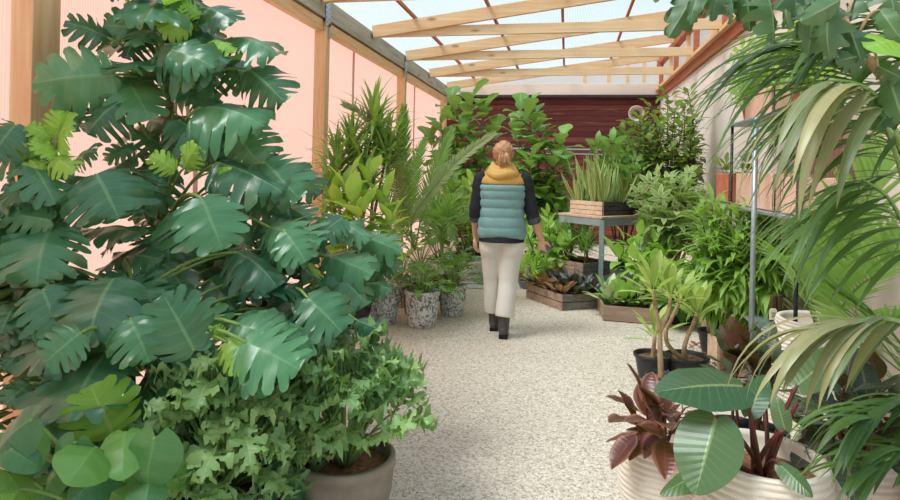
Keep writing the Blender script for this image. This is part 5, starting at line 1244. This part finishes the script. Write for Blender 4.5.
# boots
for A_, pit in ((LA, -.0), (RA, .10)):
    bt = MB(); ct_, st_ = math.cos(pit), math.sin(pit); z0_ = A_[2]-.085 if False else .0
    top = A_+np.array([0, .0, .13])
    K_ = LK if A_ is LA else RK; dr_ = nz(K_-A_)
    limb(bt, [A_+[0, 0, -.03], A_+dr_*.06, A_+dr_*.14], [.046, .048, .052], 16)
    limb(bt, [A_+[0, -.012, -.045], A_+[0, .05, -.052], A_+[0, .12, -.060], A_+[0, .165, -.063]], [.040, .042, .040, .028], 16)
    ball(bt, A_+[0, -.015, -.04], (.038, .042, .045), 10)
    zb_ = A_[2]-.095; V_ = None
    o = wb(bt, 'boot', 'boot', .006, 0, 3)
    so = MB()
    for (x0_, y0_, z0_, y1_, w0, w1, hh) in ((0, -.05, 0, .03, .036, .038, .03), (0, .03, .008, .20, .036, .042, .02)):
        V8 = []
        for yy, ww in ((y0_, w0), (y1_*.6+y0_*.4, w1), (y1_, w1*.55)):
            for xx in (-ww, ww):
                for z_ in (0, hh if z0_ == 0 else hh): V8.append((A_[0]+xx, A_[1]+yy, max(0, zb_)+z0_*.4+z_))
        so.add(V8, [(0, 2, 3, 1), (0, 1, 5, 4), (2, 6, 7, 3), (4, 5, 9, 8), (6, 10, 11, 7), (8, 9, 11, 10), (1, 3, 7, 5), (5, 7, 11, 9), (0, 4, 6, 2), (4, 8, 10, 6)])
    so.build('sole', 'sole', o, False)
bo = wb(body, 'body', 'skin', .004, 0, 4)
TURN = math.radians(4)
wt.location = tuple(FT); wt.rotation_euler = (0, 0, TURN)
# jar in the right hand
Mz = Matrix.Rotation(TURN, 4, 'Z'); jw = Vector(tuple(FT))+Mz@Vector(tuple(JAR))
jt = thing('small_jar', 'small grey green glazed jar held in the walking person\'s right hand', 'jar', tuple(jw))
b = MB(); jo = np.array(tuple(jw)); lathe(b, [(.028, -.055), (.042, -.048), (.052, -.014), (.052, .014), (.040, .040), (.032, .047)], (0, 0, 0), 28); Rm = np.array(Matrix.Rotation(math.radians(55), 3, 'Y').to_3x3()); b.V[-1] = b.V[-1]@Rm.T+jo; b.build('jar_body', 'jar_glaze', jt)
b = MB(); lathe(b, [(.033, .045), (.036, .051), (.036, .061), (.030, .063), (.029, .051)], (0, 0, 0), 24); b.V[-1] = b.V[-1]@Rm.T+jo; b.build('rim', 'jar_rim', jt)

# ------------------------------------------------------------------ light
w = bpy.data.worlds.new('world'); SC.world = w; w.use_nodes = True; nt = w.node_tree; nt.nodes.clear()
tc = nt.nodes.new('ShaderNodeTexCoord'); sp = nt.nodes.new('ShaderNodeSeparateXYZ'); nt.links.new(tc.outputs['Generated'], sp.inputs[0])
rp = nt.nodes.new('ShaderNodeValToRGB'); nt.links.new(sp.outputs[2], rp.inputs[0]); el = rp.color_ramp.elements
el[0].position = 0.0; el[0].color = lin((226, 218, 210)); el[1].position = 1.0; el[1].color = lin((150, 200, 240))
e = el.new(.10); e.color = lin((242, 245, 247)); e = el.new(.32); e.color = lin((196, 224, 242))
ns = nt.nodes.new('ShaderNodeTexNoise'); ns.inputs['Scale'].default_value = 2.2; ns.inputs['Detail'].default_value = 4; nt.links.new(tc.outputs['Generated'], ns.inputs[0])
mr = nt.nodes.new('ShaderNodeMapRange'); mr.inputs[1].default_value = .42; mr.inputs[2].default_value = .72; nt.links.new(ns.outputs[0], mr.inputs[0])
mx = nt.nodes.new('ShaderNodeMix'); mx.data_type = 'RGBA'; nt.links.new(mr.outputs[0], mx.inputs[0]); nt.links.new(rp.outputs[0], mx.inputs[6]); mx.inputs[7].default_value = lin((255, 252, 248))
bg = nt.nodes.new('ShaderNodeBackground'); nt.links.new(mx.outputs[2], bg.inputs[0]); bg.inputs[1].default_value = .66
ou = nt.nodes.new('ShaderNodeOutputWorld'); nt.links.new(bg.outputs[0], ou.inputs[0])
sd = bpy.data.lights.new('sun', 'SUN'); sd.energy = 5.2; sd.angle = math.radians(24); sd.color = (1, .95, .87); so_ = bpy.data.objects.new('sun', sd); COL.objects.link(so_)
so_.rotation_euler = Vector((.75, .55, -1.35)).to_track_quat('-Z', 'Y').to_euler()
SC.view_settings.view_transform = 'Standard'; SC.view_settings.look = 'None'; SC.view_settings.gamma = 1; SC.view_settings.use_curve_mapping = False
SC.view_settings.exposure = .26
SC.cycles.max_bounces = 8; SC.cycles.transparent_max_bounces = 12
